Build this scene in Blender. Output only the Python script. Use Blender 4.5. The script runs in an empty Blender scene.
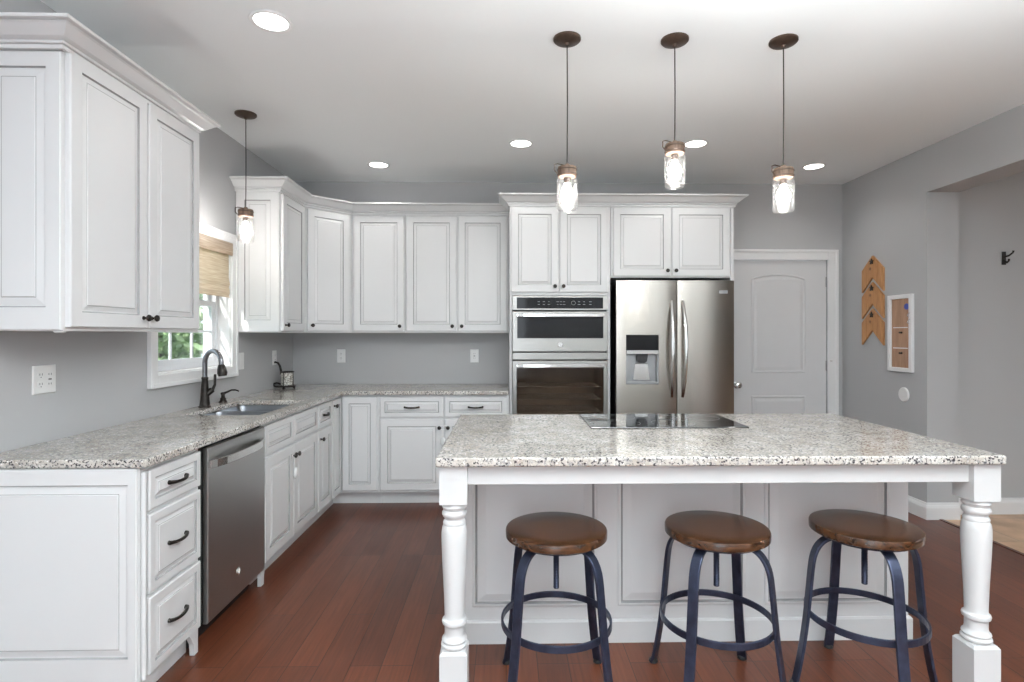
import bpy, bmesh, math, random
from mathutils import Vector, Matrix
PI = math.pi
R = math.radians
sc = bpy.context.scene
COL = sc.collection
rnd = random.Random(7)

# ------------------------------------------------------------------ camera
cam_d = bpy.data.cameras.new('camera')
cam = bpy.data.objects.new('camera', cam_d)
COL.objects.link(cam)
cam.location = (0, 0, 1.36)
cam.rotation_euler = (R(90), 0, -0.0206)
cam_d.sensor_width = 36
cam_d.lens = 558 / 1024 * 36
cam_d.shift_x = -0.00566
cam_d.shift_y = -0.00664
cam_d.clip_start = 0.05
sc.camera = cam

# ------------------------------------------------------------------ view, world, sun, large lights
sc.view_settings.view_transform = 'Standard'
sc.view_settings.look = 'None'
sc.view_settings.gamma = 1
sc.view_settings.use_curve_mapping = False
sc.view_settings.exposure = 0.05
sc.cycles.max_bounces = 10
sc.cycles.diffuse_bounces = 6
sc.cycles.sample_clamp_indirect = 6

world = bpy.data.worlds.new('sky')
sc.world = world
world.use_nodes = True
bg = world.node_tree.nodes['Background']
bg.inputs['Color'].default_value = (0.78, 0.89, 1.0, 1)
bg.inputs['Strength'].default_value = 3.0

def light(name, kind, loc, energy, rot=(0, 0, 0), size=None, size_y=None, color=(1, 1, 1), parent=None, radius=None, spot=None):
    d = bpy.data.lights.new(name, kind)
    d.energy = energy
    d.color = color
    if kind == 'AREA':
        d.shape = 'RECTANGLE' if size_y else 'SQUARE'
        d.size = size
        if size_y:
            d.size_y = size_y
    if radius is not None and kind in ('POINT', 'SPOT'):
        d.shadow_soft_size = radius
    if spot:
        d.spot_size = spot
        d.spot_blend = 0.6
    o = bpy.data.objects.new(name, d)
    COL.objects.link(o)
    o.location = loc
    o.rotation_euler = rot
    if parent:
        o.parent = parent
    return o

sun = light('sun', 'SUN', (-8, -6, 9), 11.0, color=(1, 0.95, 0.88))
sun.data.angle = R(0.6)
sun.rotation_euler = Vector((0.5, 1.3, -1.0)).to_track_quat('-Z', 'Y').to_euler()
# added area fills, standing in for daylight at made-up rear and side windows
light('rear_fill', 'AREA', (-0.6, -2.95, 1.25), 25, rot=(R(90), 0, 0), size=2.0, size_y=2.1, color=(0.95, 0.98, 1.0))
light('side_fill', 'AREA', (6.9, 1.6, 1.5), 7, rot=(R(90), 0, R(90)), size=1.4, size_y=1.2, color=(0.97, 0.985, 1.0))
# added lamp aimed up like a bounced flash, to brighten the ceiling
light('bounce_fill', 'AREA', (0.95, 0.12, 1.62), 440, rot=(R(180 + 18), R(4), 0), size=0.5, color=(0.89, 0.965, 1.0))

# ------------------------------------------------------------------ materials
def new_mat(name):
    m = bpy.data.materials.new(name)
    m.use_nodes = True
    nt = m.node_tree
    return m, nt, nt.nodes, nt.links, nt.nodes['Principled BSDF']

def pmat(name, col, rough=0.5, metal=0.0, spec=0.5, coat=0.0, emit=None, estr=0.0, var=0.0, vscale=8.0, bump=0.0, bscale=60.0):
    m, nt, N, L, b = new_mat(name)
    b.inputs['Base Color'].default_value = (*col, 1)
    b.inputs['Roughness'].default_value = rough
    b.inputs['Metallic'].default_value = metal
    b.inputs['Specular IOR Level'].default_value = spec
    b.inputs['Coat Weight'].default_value = coat
    if emit:
        b.inputs['Emission Color'].default_value = (*emit, 1)
        b.inputs['Emission Strength'].default_value = estr
    if var > 0 or bump > 0:
        tc = N.new('ShaderNodeTexCoord')
    if var > 0:
        n = N.new('ShaderNodeTexNoise')
        n.inputs['Scale'].default_value = vscale
        n.inputs['Detail'].default_value = 5
        r = N.new('ShaderNodeValToRGB')
        r.color_ramp.elements[0].position = 0.3
        r.color_ramp.elements[1].position = 0.7
        r.color_ramp.elements[0].color = (*[c * (1 - var) for c in col], 1)
        r.color_ramp.elements[1].color = (*[min(1, c * (1 + var)) for c in col], 1)
        L.new(tc.outputs['Object'], n.inputs['Vector'])
        L.new(n.outputs['Fac'], r.inputs['Fac'])
        L.new(r.outputs['Color'], b.inputs['Base Color'])
    if bump > 0:
        n2 = N.new('ShaderNodeTexNoise')
        n2.inputs['Scale'].default_value = bscale
        n2.inputs['Detail'].default_value = 4
        bp = N.new('ShaderNodeBump')
        bp.inputs['Strength'].default_value = bump
        bp.inputs['Distance'].default_value = 0.002
        L.new(tc.outputs['Object'], n2.inputs['Vector'])
        L.new(n2.outputs['Fac'], bp.inputs['Height'])
        L.new(bp.outputs['Normal'], b.inputs['Normal'])
    return m

def granite_mat():
    m, nt, N, L, b = new_mat('granite')
    tc = N.new('ShaderNodeTexCoord')
    def noise(scale, detail=6, rough=0.6, dist=0.0):
        n = N.new('ShaderNodeTexNoise')
        n.inputs['Scale'].default_value = scale
        n.inputs['Detail'].default_value = detail
        n.inputs['Roughness'].default_value = rough
        n.inputs['Distortion'].default_value = dist
        L.new(tc.outputs['Object'], n.inputs['Vector'])
        return n
    def ramp(src, p0, p1, c0=(0, 0, 0), c1=(1, 1, 1)):
        r = N.new('ShaderNodeValToRGB')
        r.color_ramp.elements[0].position = p0
        r.color_ramp.elements[1].position = p1
        r.color_ramp.elements[0].color = (*c0, 1)
        r.color_ramp.elements[1].color = (*c1, 1)
        L.new(src, r.inputs['Fac'])
        return r
    def mix(fac, a, c):
        x = N.new('ShaderNodeMix')
        x.data_type = 'RGBA'
        L.new(fac, x.inputs[0])
        L.new(a, x.inputs[6])
        if isinstance(c, tuple):
            x.inputs[7].default_value = (*c, 1)
        else:
            L.new(c, x.inputs[7])
        return x
    n1 = noise(9, 6, 0.65, 0.4)
    base = ramp(n1.outputs['Fac'], 0.35, 0.68, (0.42, 0.375, 0.325), (0.64, 0.615, 0.575))
    n2 = noise(70, 4, 0.7)
    s2 = ramp(n2.outputs['Fac'], 0.52, 0.60)
    x1 = mix(s2.outputs['Color'], base.outputs['Color'], (0.30, 0.29, 0.285))
    n4 = noise(95, 3, 0.6, 0.3)
    s4 = ramp(n4.outputs['Fac'], 0.60, 0.66)
    x2 = mix(s4.outputs['Color'], x1.outputs[2], (0.86, 0.85, 0.83))
    n3 = noise(120, 2, 0.5)
    s3 = ramp(n3.outputs['Fac'], 0.565, 0.615)
    x3 = mix(s3.outputs['Color'], x2.outputs[2], (0.05, 0.045, 0.05))
    L.new(x3.outputs[2], b.inputs['Base Color'])
    b.inputs['Roughness'].default_value = 0.17
    b.inputs['Coat Weight'].default_value = 0.25
    b.inputs['Coat Roughness'].default_value = 0.06
    return m

def floor_mat():
    m, nt, N, L, b = new_mat('cherry_planks')
    tc = N.new('ShaderNodeTexCoord')
    mp = N.new('ShaderNodeMapping')
    mp.inputs['Rotation'].default_value = (0, 0, R(90))
    L.new(tc.outputs['Object'], mp.inputs['Vector'])
    br = N.new('ShaderNodeTexBrick')
    br.inputs['Scale'].default_value = 1.0
    br.inputs['Mortar Size'].default_value = 0.0016
    br.inputs['Mortar Smooth'].default_value = 0.1
    br.inputs['Brick Width'].default_value = 1.15
    br.inputs['Row Height'].default_value = 0.128
    br.offset = 0.37
    br.offset_frequency = 3
    br.inputs['Color1'].default_value = (0.120, 0.037, 0.0175, 1)
    br.inputs['Color2'].default_value = (0.080, 0.024, 0.0120, 1)
    br.inputs['Mortar'].default_value = (0.020, 0.008, 0.006, 1)
    L.new(mp.outputs['Vector'], br.inputs['Vector'])
    mp2 = N.new('ShaderNodeMapping')
    mp2.inputs['Scale'].default_value = (38, 2.2, 1)
    L.new(tc.outputs['Object'], mp2.inputs['Vector'])
    n = N.new('ShaderNodeTexNoise')
    n.inputs['Scale'].default_value = 1.6
    n.inputs['Detail'].default_value = 7
    n.inputs['Distortion'].default_value = 0.6
    L.new(mp2.outputs['Vector'], n.inputs['Vector'])
    r = N.new('ShaderNodeValToRGB')
    r.color_ramp.elements[0].position = 0.3
    r.color_ramp.elements[1].position = 0.75
    r.color_ramp.elements[0].color = (0.72, 0.70, 0.70, 1)
    r.color_ramp.elements[1].color = (1.25, 1.2, 1.15, 1)
    L.new(n.outputs['Fac'], r.inputs['Fac'])
    x = N.new('ShaderNodeMix')
    x.data_type = 'RGBA'
    x.blend_type = 'MULTIPLY'
    x.inputs[0].default_value = 1
    L.new(br.outputs['Color'], x.inputs[6])
    L.new(r.outputs['Color'], x.inputs[7])
    L.new(x.outputs[2], b.inputs['Base Color'])
    b.inputs['Roughness'].default_value = 0.34
    b.inputs['Specular IOR Level'].default_value = 0.35
    bp = N.new('ShaderNodeBump')
    bp.inputs['Strength'].default_value = 0.25
    bp.inputs['Distance'].default_value = 0.002
    L.new(br.outputs['Fac'], bp.inputs['Height'])
    bp.invert = True
    L.new(bp.outputs['Normal'], b.inputs['Normal'])
    return m

def tile_mat():
    m, nt, N, L, b = new_mat('travertine_tile')
    tc = N.new('ShaderNodeTexCoord')
    br = N.new('ShaderNodeTexBrick')
    br.inputs['Scale'].default_value = 1.0
    br.offset = 0.5
    br.inputs['Brick Width'].default_value = 0.45
    br.inputs['Row Height'].default_value = 0.45
    br.inputs['Mortar Size'].default_value = 0.004
    br.inputs['Color1'].default_value = (0.50, 0.32, 0.20, 1)
    br.inputs['Color2'].default_value = (0.56, 0.38, 0.25, 1)
    br.inputs['Mortar'].default_value = (0.36, 0.26, 0.19, 1)
    L.new(tc.outputs['Object'], br.inputs['Vector'])
    n = N.new('ShaderNodeTexNoise')
    n.inputs['Scale'].default_value = 5
    n.inputs['Detail'].default_value = 8
    L.new(tc.outputs['Object'], n.inputs['Vector'])
    r = N.new('ShaderNodeValToRGB')
    r.color_ramp.elements[0].position = 0.3
    r.color_ramp.elements[1].position = 0.7
    r.color_ramp.elements[0].color = (0.75, 0.72, 0.68, 1)
    r.color_ramp.elements[1].color = (1.25, 1.25, 1.25, 1)
    L.new(n.outputs['Fac'], r.inputs['Fac'])
    x = N.new('ShaderNodeMix')
    x.data_type = 'RGBA'
    x.blend_type = 'MULTIPLY'
    x.inputs[0].default_value = 1
    L.new(br.outputs['Color'], x.inputs[6])
    L.new(r.outputs['Color'], x.inputs[7])
    L.new(x.outputs[2], b.inputs['Base Color'])
    b.inputs['Roughness'].default_value = 0.4
    return m

def wood_mat(name, dark, light_, scale=(1, 14, 14), rough=0.35, plank=None, knots=False):
    m, nt, N, L, b = new_mat(name)
    tc = N.new('ShaderNodeTexCoord')
    mp = N.new('ShaderNodeMapping')
    mp.inputs['Scale'].default_value = scale
    L.new(tc.outputs['Object'], mp.inputs['Vector'])
    n = N.new('ShaderNodeTexNoise')
    n.inputs['Scale'].default_value = 3
    n.inputs['Detail'].default_value = 7
    n.inputs['Distortion'].default_value = 0.9
    L.new(mp.outputs['Vector'], n.inputs['Vector'])
    r = N.new('ShaderNodeValToRGB')
    r.color_ramp.elements[0].position = 0.32
    r.color_ramp.elements[1].position = 0.70
    r.color_ramp.elements[0].color = (*dark, 1)
    r.color_ramp.elements[1].color = (*light_, 1)
    L.new(n.outputs['Fac'], r.inputs['Fac'])
    out = r.outputs['Color']
    if knots:
        v = N.new('ShaderNodeTexVoronoi')
        v.inputs['Scale'].default_value = 9
        L.new(tc.outputs['Object'], v.inputs['Vector'])
        rk = N.new('ShaderNodeValToRGB')
        rk.color_ramp.elements[0].position = 0.06
        rk.color_ramp.elements[1].position = 0.16
        rk.color_ramp.elements[0].color = (1, 1, 1, 1)
        rk.color_ramp.elements[1].color = (0, 0, 0, 1)
        L.new(v.outputs['Distance'], rk.inputs['Fac'])
        x = N.new('ShaderNodeMix')
        x.data_type = 'RGBA'
        L.new(rk.outputs['Color'], x.inputs[0])
        L.new(out, x.inputs[6])
        x.inputs[7].default_value = (dark[0] * 0.4, dark[1] * 0.35, dark[2] * 0.3, 1)
        out = x.outputs[2]
    L.new(out, b.inputs['Base Color'])
    b.inputs['Roughness'].default_value = rough
    return m

def steel_mat(name, col=(0.60, 0.585, 0.56), rough=0.27, axis='x', amt=0.012):
    m, nt, N, L, b = new_mat(name)
    b.inputs['Base Color'].default_value = (*col, 1)
    b.inputs['Metallic'].default_value = 1
    tc = N.new('ShaderNodeTexCoord')
    mp = N.new('ShaderNodeMapping')
    mp.inputs['Scale'].default_value = {'x': (3, 3, 900), 'z': (900, 900, 3)}[axis]
    L.new(tc.outputs['Object'], mp.inputs['Vector'])
    n = N.new('ShaderNodeTexNoise')
    n.inputs['Scale'].default_value = 1
    n.inputs['Detail'].default_value = 2
    L.new(mp.outputs['Vector'], n.inputs['Vector'])
    r = N.new('ShaderNodeMapRange')
    r.inputs['To Min'].default_value = rough - amt / 2
    r.inputs['To Max'].default_value = rough + amt / 2
    L.new(n.outputs['Fac'], r.inputs['Value'])
    L.new(r.outputs['Result'], b.inputs['Roughness'])
    t = N.new('ShaderNodeTangent')
    t.direction_type = 'RADIAL'
    t.axis = 'Z'
    L.new(t.outputs['Tangent'], b.inputs['Tangent'])
    b.inputs['Anisotropic'].default_value = 0.6
    b.inputs['Anisotropic Rotation'].default_value = 0.25
    return m

def clear_glass(name, tint=(1, 1, 1), refl=1.0):
    # thin clear glass: see-through with a fresnel reflection on top
    m = bpy.data.materials.new(name)
    m.use_nodes = True
    nt = m.node_tree
    N, L = nt.nodes, nt.links
    N.remove(N['Principled BSDF'])
    out = N['Material Output']
    tr = N.new('ShaderNodeBsdfTransparent')
    tr.inputs['Color'].default_value = (*tint, 1)
    gl = N.new('ShaderNodeBsdfGlossy')
    gl.inputs['Roughness'].default_value = 0.03
    lw = N.new('ShaderNodeLayerWeight')
    lw.inputs['Blend'].default_value = 0.25
    mu = N.new('ShaderNodeMath')
    mu.operation = 'MULTIPLY'
    mu.inputs[1].default_value = refl
    L.new(lw.outputs['Fresnel'], mu.inputs[0])
    mx = N.new('ShaderNodeMixShader')
    L.new(mu.outputs[0], mx.inputs['Fac'])
    L.new(tr.outputs[0], mx.inputs[1])
    L.new(gl.outputs[0], mx.inputs[2])
    L.new(mx.outputs[0], out.inputs['Surface'])
    return m

def jar_glass():
    # slightly hazy seeded glass: mostly see-through, with a little scatter that the bulb lights up
    m = clear_glass('jar_glass', (0.98, 0.98, 0.98), 0.35)
    N, L = m.node_tree.nodes, m.node_tree.links
    out = N['Material Output']
    first = out.inputs['Surface'].links[0].from_socket
    tl = N.new('ShaderNodeBsdfTranslucent')
    tl.inputs['Color'].default_value = (0.9, 0.9, 0.9, 1)
    n = N.new('ShaderNodeTexNoise')
    n.inputs['Scale'].default_value = 60
    mr = N.new('ShaderNodeMapRange')
    mr.inputs['To Min'].default_value = 0.0
    mr.inputs['To Max'].default_value = 0.014
    L.new(n.outputs['Fac'], mr.inputs['Value'])
    mx = N.new('ShaderNodeMixShader')
    L.new(mr.outputs['Result'], mx.inputs['Fac'])
    L.new(first, mx.inputs[1])
    L.new(tl.outputs[0], mx.inputs[2])
    L.new(mx.outputs[0], out.inputs['Surface'])
    return m

def woven_mat():
    m, nt, N, L, b = new_mat('woven_bamboo')
    tc = N.new('ShaderNodeTexCoord')
    mp = N.new('ShaderNodeMapping')
    mp.inputs['Scale'].default_value = (6, 6, 190)
    L.new(tc.outputs['Object'], mp.inputs['Vector'])
    n = N.new('ShaderNodeTexNoise')
    n.inputs['Scale'].default_value = 1
    n.inputs['Detail'].default_value = 4
    L.new(mp.outputs['Vector'], n.inputs['Vector'])
    r = N.new('ShaderNodeValToRGB')
    r.color_ramp.elements[0].position = 0.3
    r.color_ramp.elements[1].position = 0.7
    r.color_ramp.elements[0].color = (0.66, 0.53, 0.40, 1)
    r.color_ramp.elements[1].color = (0.92, 0.83, 0.72, 1)
    L.new(n.outputs['Fac'], r.inputs['Fac'])
    L.new(r.outputs['Color'], b.inputs['Base Color'])
    b.inputs['Roughness'].default_value = 0.8
    tl = N.new('ShaderNodeBsdfTranslucent')
    L.new(r.outputs['Color'], tl.inputs['Color'])
    mx = N.new('ShaderNodeMixShader')
    mx.inputs['Fac'].default_value = 0.7
    L.new(b.outputs[0], mx.inputs[1])
    L.new(tl.outputs[0], mx.inputs[2])
    L.new(mx.outputs[0], N['Material Output'].inputs['Surface'])
    return m

M = {}
M['white'] = pmat('white_painted_wood', (0.715, 0.72, 0.722), 0.38, var=0.015, vscale=3)
M['glaze'] = pmat('grey_glaze', (0.30, 0.30, 0.30), 0.5, var=0.12, vscale=12)
M['wall'] = pmat('grey_wall_paint', (0.44, 0.44, 0.445), 0.75, bump=0.06, bscale=220, var=0.01, vscale=2)
M['ceiling'] = pmat('ceiling_paint', (0.89, 0.915, 0.92), 0.9, bump=0.05, bscale=180)
M['trim'] = pmat('white_trim_paint', (0.80, 0.80, 0.80), 0.4, var=0.01)
M['doorpaint'] = pmat('door_paint', (0.66, 0.66, 0.665), 0.45, var=0.01)
M['granite'] = granite_mat()
M['floor'] = floor_mat()
M['tile'] = tile_mat()
M['bronze'] = pmat('oil_rubbed_bronze', (0.030, 0.025, 0.022), 0.35, 0.7, var=0.3, vscale=40)
M['canopy'] = pmat('brown_bronze', (0.085, 0.055, 0.040), 0.45, 0.6, var=0.25, vscale=30)
M['steel'] = steel_mat('brushed_steel', (0.47, 0.44, 0.40))
M['steel_dark'] = steel_mat('slate_brushed_steel', (0.47, 0.465, 0.455), 0.32)
M['spout_sheen'] = pmat('bronze_sheen', (0.20, 0.20, 0.21), 0.25, 0.9, var=0.1, vscale=20)  # bronze spout greyed lighter, the window's reflection put into its colour
M['oven_steel'] = steel_mat('oven_steel', (0.27, 0.262, 0.25), 0.30)
M['steel_bright'] = pmat('polished_steel', (0.74, 0.73, 0.71), 0.16, 1.0, var=0.03, vscale=30)
M['nickel'] = pmat('satin_nickel', (0.32, 0.32, 0.33), 0.35, 0.8, var=0.1, vscale=30)
M['sink'] = steel_mat('sink_steel', (0.40, 0.42, 0.45), 0.3)
M['black'] = pmat('black_plastic', (0.012, 0.012, 0.013), 0.4, var=0.2, vscale=20)
M['gap'] = pmat('dark_gasket', (0.02, 0.02, 0.02), 0.7, var=0.2, vscale=20)
M['glass_black'] = pmat('black_glass', (0.010, 0.010, 0.011), 0.06, spec=0.25, var=0.1, vscale=4)
M['enamel'] = pmat('oven_enamel', (0.36, 0.30, 0.26), 0.45, var=0.15, vscale=5)
M['oven_glass'] = clear_glass('oven_glass', (0.82, 0.78, 0.74), 0.5)
M['cooktop'] = pmat('ceramic_glass', (0.008, 0.008, 0.009), 0.05, spec=0.5, coat=0.1, var=0.1, vscale=3)
M['mark'] = pmat('grey_print', (0.16, 0.16, 0.165), 0.4, var=0.05)
M['dispgrey'] = pmat('dispenser_grey', (0.34, 0.345, 0.35), 0.35, 0.4, var=0.05)
M['plastic'] = pmat('white_plastic', (0.78, 0.78, 0.77), 0.35, var=0.01)
M['slot'] = pmat('slot_dark', (0.10, 0.10, 0.10), 0.5, var=0.1)
M['seat'] = wood_mat('stained_seat_wood', (0.010, 0.005, 0.003), (0.080, 0.031, 0.012), (4, 26, 26), 0.22)
M['metal_blue'] = pmat('gunmetal', (0.042, 0.050, 0.085), 0.34, 0.7, var=0.25, vscale=25)
M['capwood'] = wood_mat('rustic_cap', (0.075, 0.045, 0.030), (0.24, 0.155, 0.105), (30, 30, 3), 0.6)
M['jar'] = jar_glass()
M['pane'] = clear_glass('window_glass', (0.96, 0.98, 0.98), 0.6)
M['bulb'] = pmat('lit_bulb', (1, 1, 1), 0.4, emit=(1.0, 0.965, 0.92), estr=150)
M['lens'] = pmat('lit_lens', (1, 1, 1), 0.4, emit=(1.0, 0.965, 0.92), estr=9)
M['pine'] = wood_mat('knotty_pine', (0.36, 0.155, 0.055), (0.56, 0.29, 0.115), (12, 12, 1.5), 0.55, knots=True)
M['board'] = wood_mat('brown_board', (0.33, 0.18, 0.11), (0.46, 0.28, 0.18), (12, 12, 1.5), 0.6)
M['shade'] = woven_mat()
M['vinyl'] = pmat('white_vinyl', (0.74, 0.76, 0.79), 0.35, var=0.01)
M['iron'] = pmat('wrought_iron', (0.028, 0.022, 0.020), 0.5, 0.5, var=0.3, vscale=40)
M['leaf'] = pmat('leaf', (0.30, 0.42, 0.22), 0.6, var=0.5, vscale=1.5)
M['leaf2'] = pmat('leaf_blue_green', (0.27, 0.37, 0.27), 0.6, var=0.5, vscale=1.5)
M['bark'] = pmat('bark', (0.12, 0.085, 0.06), 0.9, var=0.3, vscale=10)
M['lawn'] = pmat('lawn', (0.12, 0.19, 0.06), 0.95, var=0.4, vscale=3)
M['tagblue'] = pmat('blue_sticker', (0.07, 0.10, 0.42), 0.5, var=0.1)
M['threshold'] = wood_mat('threshold_wood', (0.045, 0.014, 0.010), (0.10, 0.035, 0.022), (2, 20, 20), 0.4)

def crackle_mat():
    m, nt, N, L, b = new_mat('crackled_glass')
    tc = N.new('ShaderNodeTexCoord')
    v = N.new('ShaderNodeTexVoronoi')
    v.feature = 'DISTANCE_TO_EDGE'
    v.inputs['Scale'].default_value = 55
    L.new(tc.outputs['Object'], v.inputs['Vector'])
    r = N.new('ShaderNodeValToRGB')
    r.color_ramp.elements[0].position = 0.02
    r.color_ramp.elements[1].position = 0.12
    r.color_ramp.elements[0].color = (0.12, 0.10, 0.085, 1)
    r.color_ramp.elements[1].color = (0.60, 0.59, 0.54, 1)
    L.new(v.outputs['Distance'], r.inputs['Fac'])
    L.new(r.outputs['Color'], b.inputs['Base Color'])
    b.inputs['Roughness'].default_value = 0.25
    return m
M['crackle'] = crackle_mat()

# ------------------------------------------------------------------ mesh helpers
class MB:
    def __init__(self):
        self.v, self.f, self.m, self.s = [], [], [], []

    def face(self, idx, mi=0, smooth=False):
        self.f.append(idx); self.m.append(mi); self.s.append(smooth)

    def box(self, x0, x1, y0, y1, z0, z1, mi=0):
        b = len(self.v)
        self.v += [(x0, y0, z0), (x1, y0, z0), (x1, y1, z0), (x0, y1, z0), (x0, y0, z1), (x1, y0, z1), (x1, y1, z1), (x0, y1, z1)]
        for q in ((0, 3, 2, 1), (4, 5, 6, 7), (0, 1, 5, 4), (1, 2, 6, 5), (2, 3, 7, 6), (3, 0, 4, 7)):
            self.face([b + i for i in q], mi)
        return self

    def rings(self, rings, mi=0, smooth=True, cap0=True, cap1=True, mats=None, closed=False):
        """loft between equally long closed rings"""
        b = len(self.v)
        n = len(rings[0])
        for r in rings:
            self.v += [tuple(p) for p in r]
        last = len(rings) if closed else len(rings) - 1
        for i in range(last):
            j = (i + 1) % len(rings)
            for k in range(n):
                k2 = (k + 1) % n
                self.face([b + i * n + k, b + i * n + k2, b + j * n + k2, b + j * n + k], mats[i] if mats else mi, smooth)
        if not closed:
            if cap0:
                self.face([b + k for k in reversed(range(n))], mi, False)
            if cap1:
                self.face([b + (len(rings) - 1) * n + k for k in range(n)], mats[-1] if mats else mi, False)
        return self

    def lathe(self, prof, seg=32, axis='z', c=(0, 0, 0), mi=0, cap0=True, cap1=True, smooth=True, sx=1.0, sy=1.0):
        rs = []
        for r, h in prof:
            ring = []
            for k in range(seg):
                a = 2 * PI * k / seg
                p, q = r * math.cos(a) * sx, r * math.sin(a) * sy
                if axis == 'z':
                    ring.append((c[0] + p, c[1] + q, c[2] + h))
                elif axis == 'y':
                    ring.append((c[0] + p, c[1] - h, c[2] + q))     # h grows towards -y
                else:
                    ring.append((c[0] + h, c[1] + p, c[2] + q))
            rs.append(ring)
        return self.rings(rs, mi, smooth, cap0, cap1)

    def tube(self, path, rad, seg=10, mi=0, caps=True, up=None, flat=None, closed=False):
        """sweep a circle (or a w x h box when flat) along a path; rad may be a list"""
        P = [Vector(p) for p in path]
        n = len(P)
        rs = []
        prev = None
        for i, p in enumerate(P):
            if closed:
                t = (P[(i + 1) % n] - P[i - 1]).normalized()
            else:
                t = (P[min(i + 1, n - 1)] - P[max(i - 1, 0)]).normalized()
            if up is not None:
                u = Vector(up)
            elif prev is None:
                u = Vector((0, 0, 1)) if abs(t.z) < 0.9 else Vector((1, 0, 0))
            else:
                u = prev
            u = (u - t * u.dot(t)).normalized()
            prev = u
            w = t.cross(u)
            rr = rad[i] if isinstance(rad, (list, tuple)) else rad
            if flat:
                a, c = flat[0] / 2, flat[1] / 2      # a along u, c along w
                rs.append([p + u * a + w * c, p - u * a + w * c, p - u * a - w * c, p + u * a - w * c])
            else:
                rs.append([p + (u * math.cos(2 * PI * k / seg) + w * math.sin(2 * PI * k / seg)) * rr for k in range(seg)])
        return self.rings(rs, mi, not flat, caps, caps, closed=closed)

    def prism(self, poly, y0, y1, mi=0, axis='y'):
        """extrude a polygon: poly in xz along y, or in yz along x (axis x), or xy along z"""
        def mk(p, h):
            return (p[0], h, p[1]) if axis == 'y' else (h, p[0], p[1]) if axis == 'x' else (p[0], p[1], h)
        return self.rings([[mk(p, y0) for p in poly], [mk(p, y1) for p in poly]], mi, False)

    def cells(self, us, vs, filled, w0, w1, plane='xy', mi=0):
        """a plate on a grid with missing cells; plane names the grid axes, thickness along the third"""
        key = {}
        def mk(i, j, k):
            if (i, j, k) not in key:
                u, v, w = us[i], vs[j], (w0, w1)[k]
                key[(i, j, k)] = len(self.v)
                self.v.append({'xy': (u, v, w), 'yz': (w, u, v), 'xz': (u, w, v)}[plane])
            return key[(i, j, k)]
        F = set(filled)
        for (i, j) in F:
            self.face([mk(i, j, 1), mk(i + 1, j, 1), mk(i + 1, j + 1, 1), mk(i, j + 1, 1)], mi)
            self.face([mk(i, j + 1, 0), mk(i + 1, j + 1, 0), mk(i + 1, j, 0), mk(i, j, 0)], mi)
            if (i - 1, j) not in F: self.face([mk(i, j, 0), mk(i, j, 1), mk(i, j + 1, 1), mk(i, j + 1, 0)], mi)
            if (i + 1, j) not in F: self.face([mk(i + 1, j, 1), mk(i + 1, j, 0), mk(i + 1, j + 1, 0), mk(i + 1, j + 1, 1)], mi)
            if (i, j - 1) not in F: self.face([mk(i, j, 1), mk(i, j, 0), mk(i + 1, j, 0), mk(i + 1, j, 1)], mi)
            if (i, j + 1) not in F: self.face([mk(i, j + 1, 0), mk(i, j + 1, 1), mk(i + 1, j + 1, 1), mk(i + 1, j + 1, 0)], mi)
        return self

    def sweep(self, path, prof, mi=0, closed=False, mats=None):
        """moulding: prof = [(out, z)], path = 2-D points; out is to the right of travel; mitred corners"""
        n = len(path)
        P = [Vector(p) for p in path]
        rs = []
        for i in range(n):
            d0 = (P[i] - P[i - 1]).normalized() if (i > 0 or closed) else None
            d1 = (P[(i + 1) % n] - P[i]).normalized() if (i < n - 1 or closed) else None
            d0 = d0 or d1
            d1 = d1 or d0
            n0, n1 = Vector((d0.y, -d0.x)), Vector((d1.y, -d1.x))
            mt = (n0 + n1).normalized()
            k = 1 / max(0.2, mt.dot(n0))
            rs.append([(P[i].x + mt.x * o * k, P[i].y + mt.y * o * k, z) for o, z in prof])
        f0 = len(self.f)
        self.rings(rs, mi, False, True, True, closed=closed)
        if mats:
            m = len(prof)
            for q in range((n if closed else n - 1) * m):
                self.m[f0 + q] = mats[q % m]
        return self

    def build(self, name, mats, parent=None, loc=(0, 0, 0), rotz=0.0, bevel=0.0, seg=2, angle=40):
        me = bpy.data.meshes.new(name)
        me.from_pydata([tuple(p) for p in self.v], [], self.f)
        if not isinstance(mats, (list, tuple)):
            mats = [mats]
        for m in mats:
            me.materials.append(m)
        me.polygons.foreach_set('material_index', self.m)
        me.polygons.foreach_set('use_smooth', self.s)
        bm = bmesh.new()
        bm.from_mesh(me)
        bmesh.ops.recalc_face_normals(bm, faces=bm.faces)
        bm.to_mesh(me)
        bm.free()
        me.update()
        o = bpy.data.objects.new(name, me)
        COL.objects.link(o)
        o.location = loc
        o.rotation_euler = (0, 0, rotz)
        if parent:
            o.parent = parent
        if any(self.s):
            # keep hard corners hard on smooth lathes
            md = o.modifiers.new('edges', 'EDGE_SPLIT')
            md.split_angle = R(38)
        if bevel > 0:
            md = o.modifiers.new('bevel', 'BEVEL')
            md.width = bevel
            md.segments = seg
            md.limit_method = 'ANGLE'
            md.angle_limit = R(angle)
            md.harden_normals = False
        return o

def thing(name, label, cat, loc=(0, 0, 0), rotz=0.0, group=None):
    o = bpy.data.objects.new(name, None)
    COL.objects.link(o)
    o.location = loc
    o.rotation_euler = (0, 0, rotz)
    o.empty_display_size = 0.1
    o['label'] = label
    o['category'] = cat
    if group:
        o['group'] = group
    return o

def tag(o, label, cat, group=None, kind=None):
    o['label'] = label
    o['category'] = cat
    if group:
        o['group'] = group
    if kind:
        o['kind'] = kind
    return o

def struct(o):
    o['kind'] = 'structure'
    return o

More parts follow.
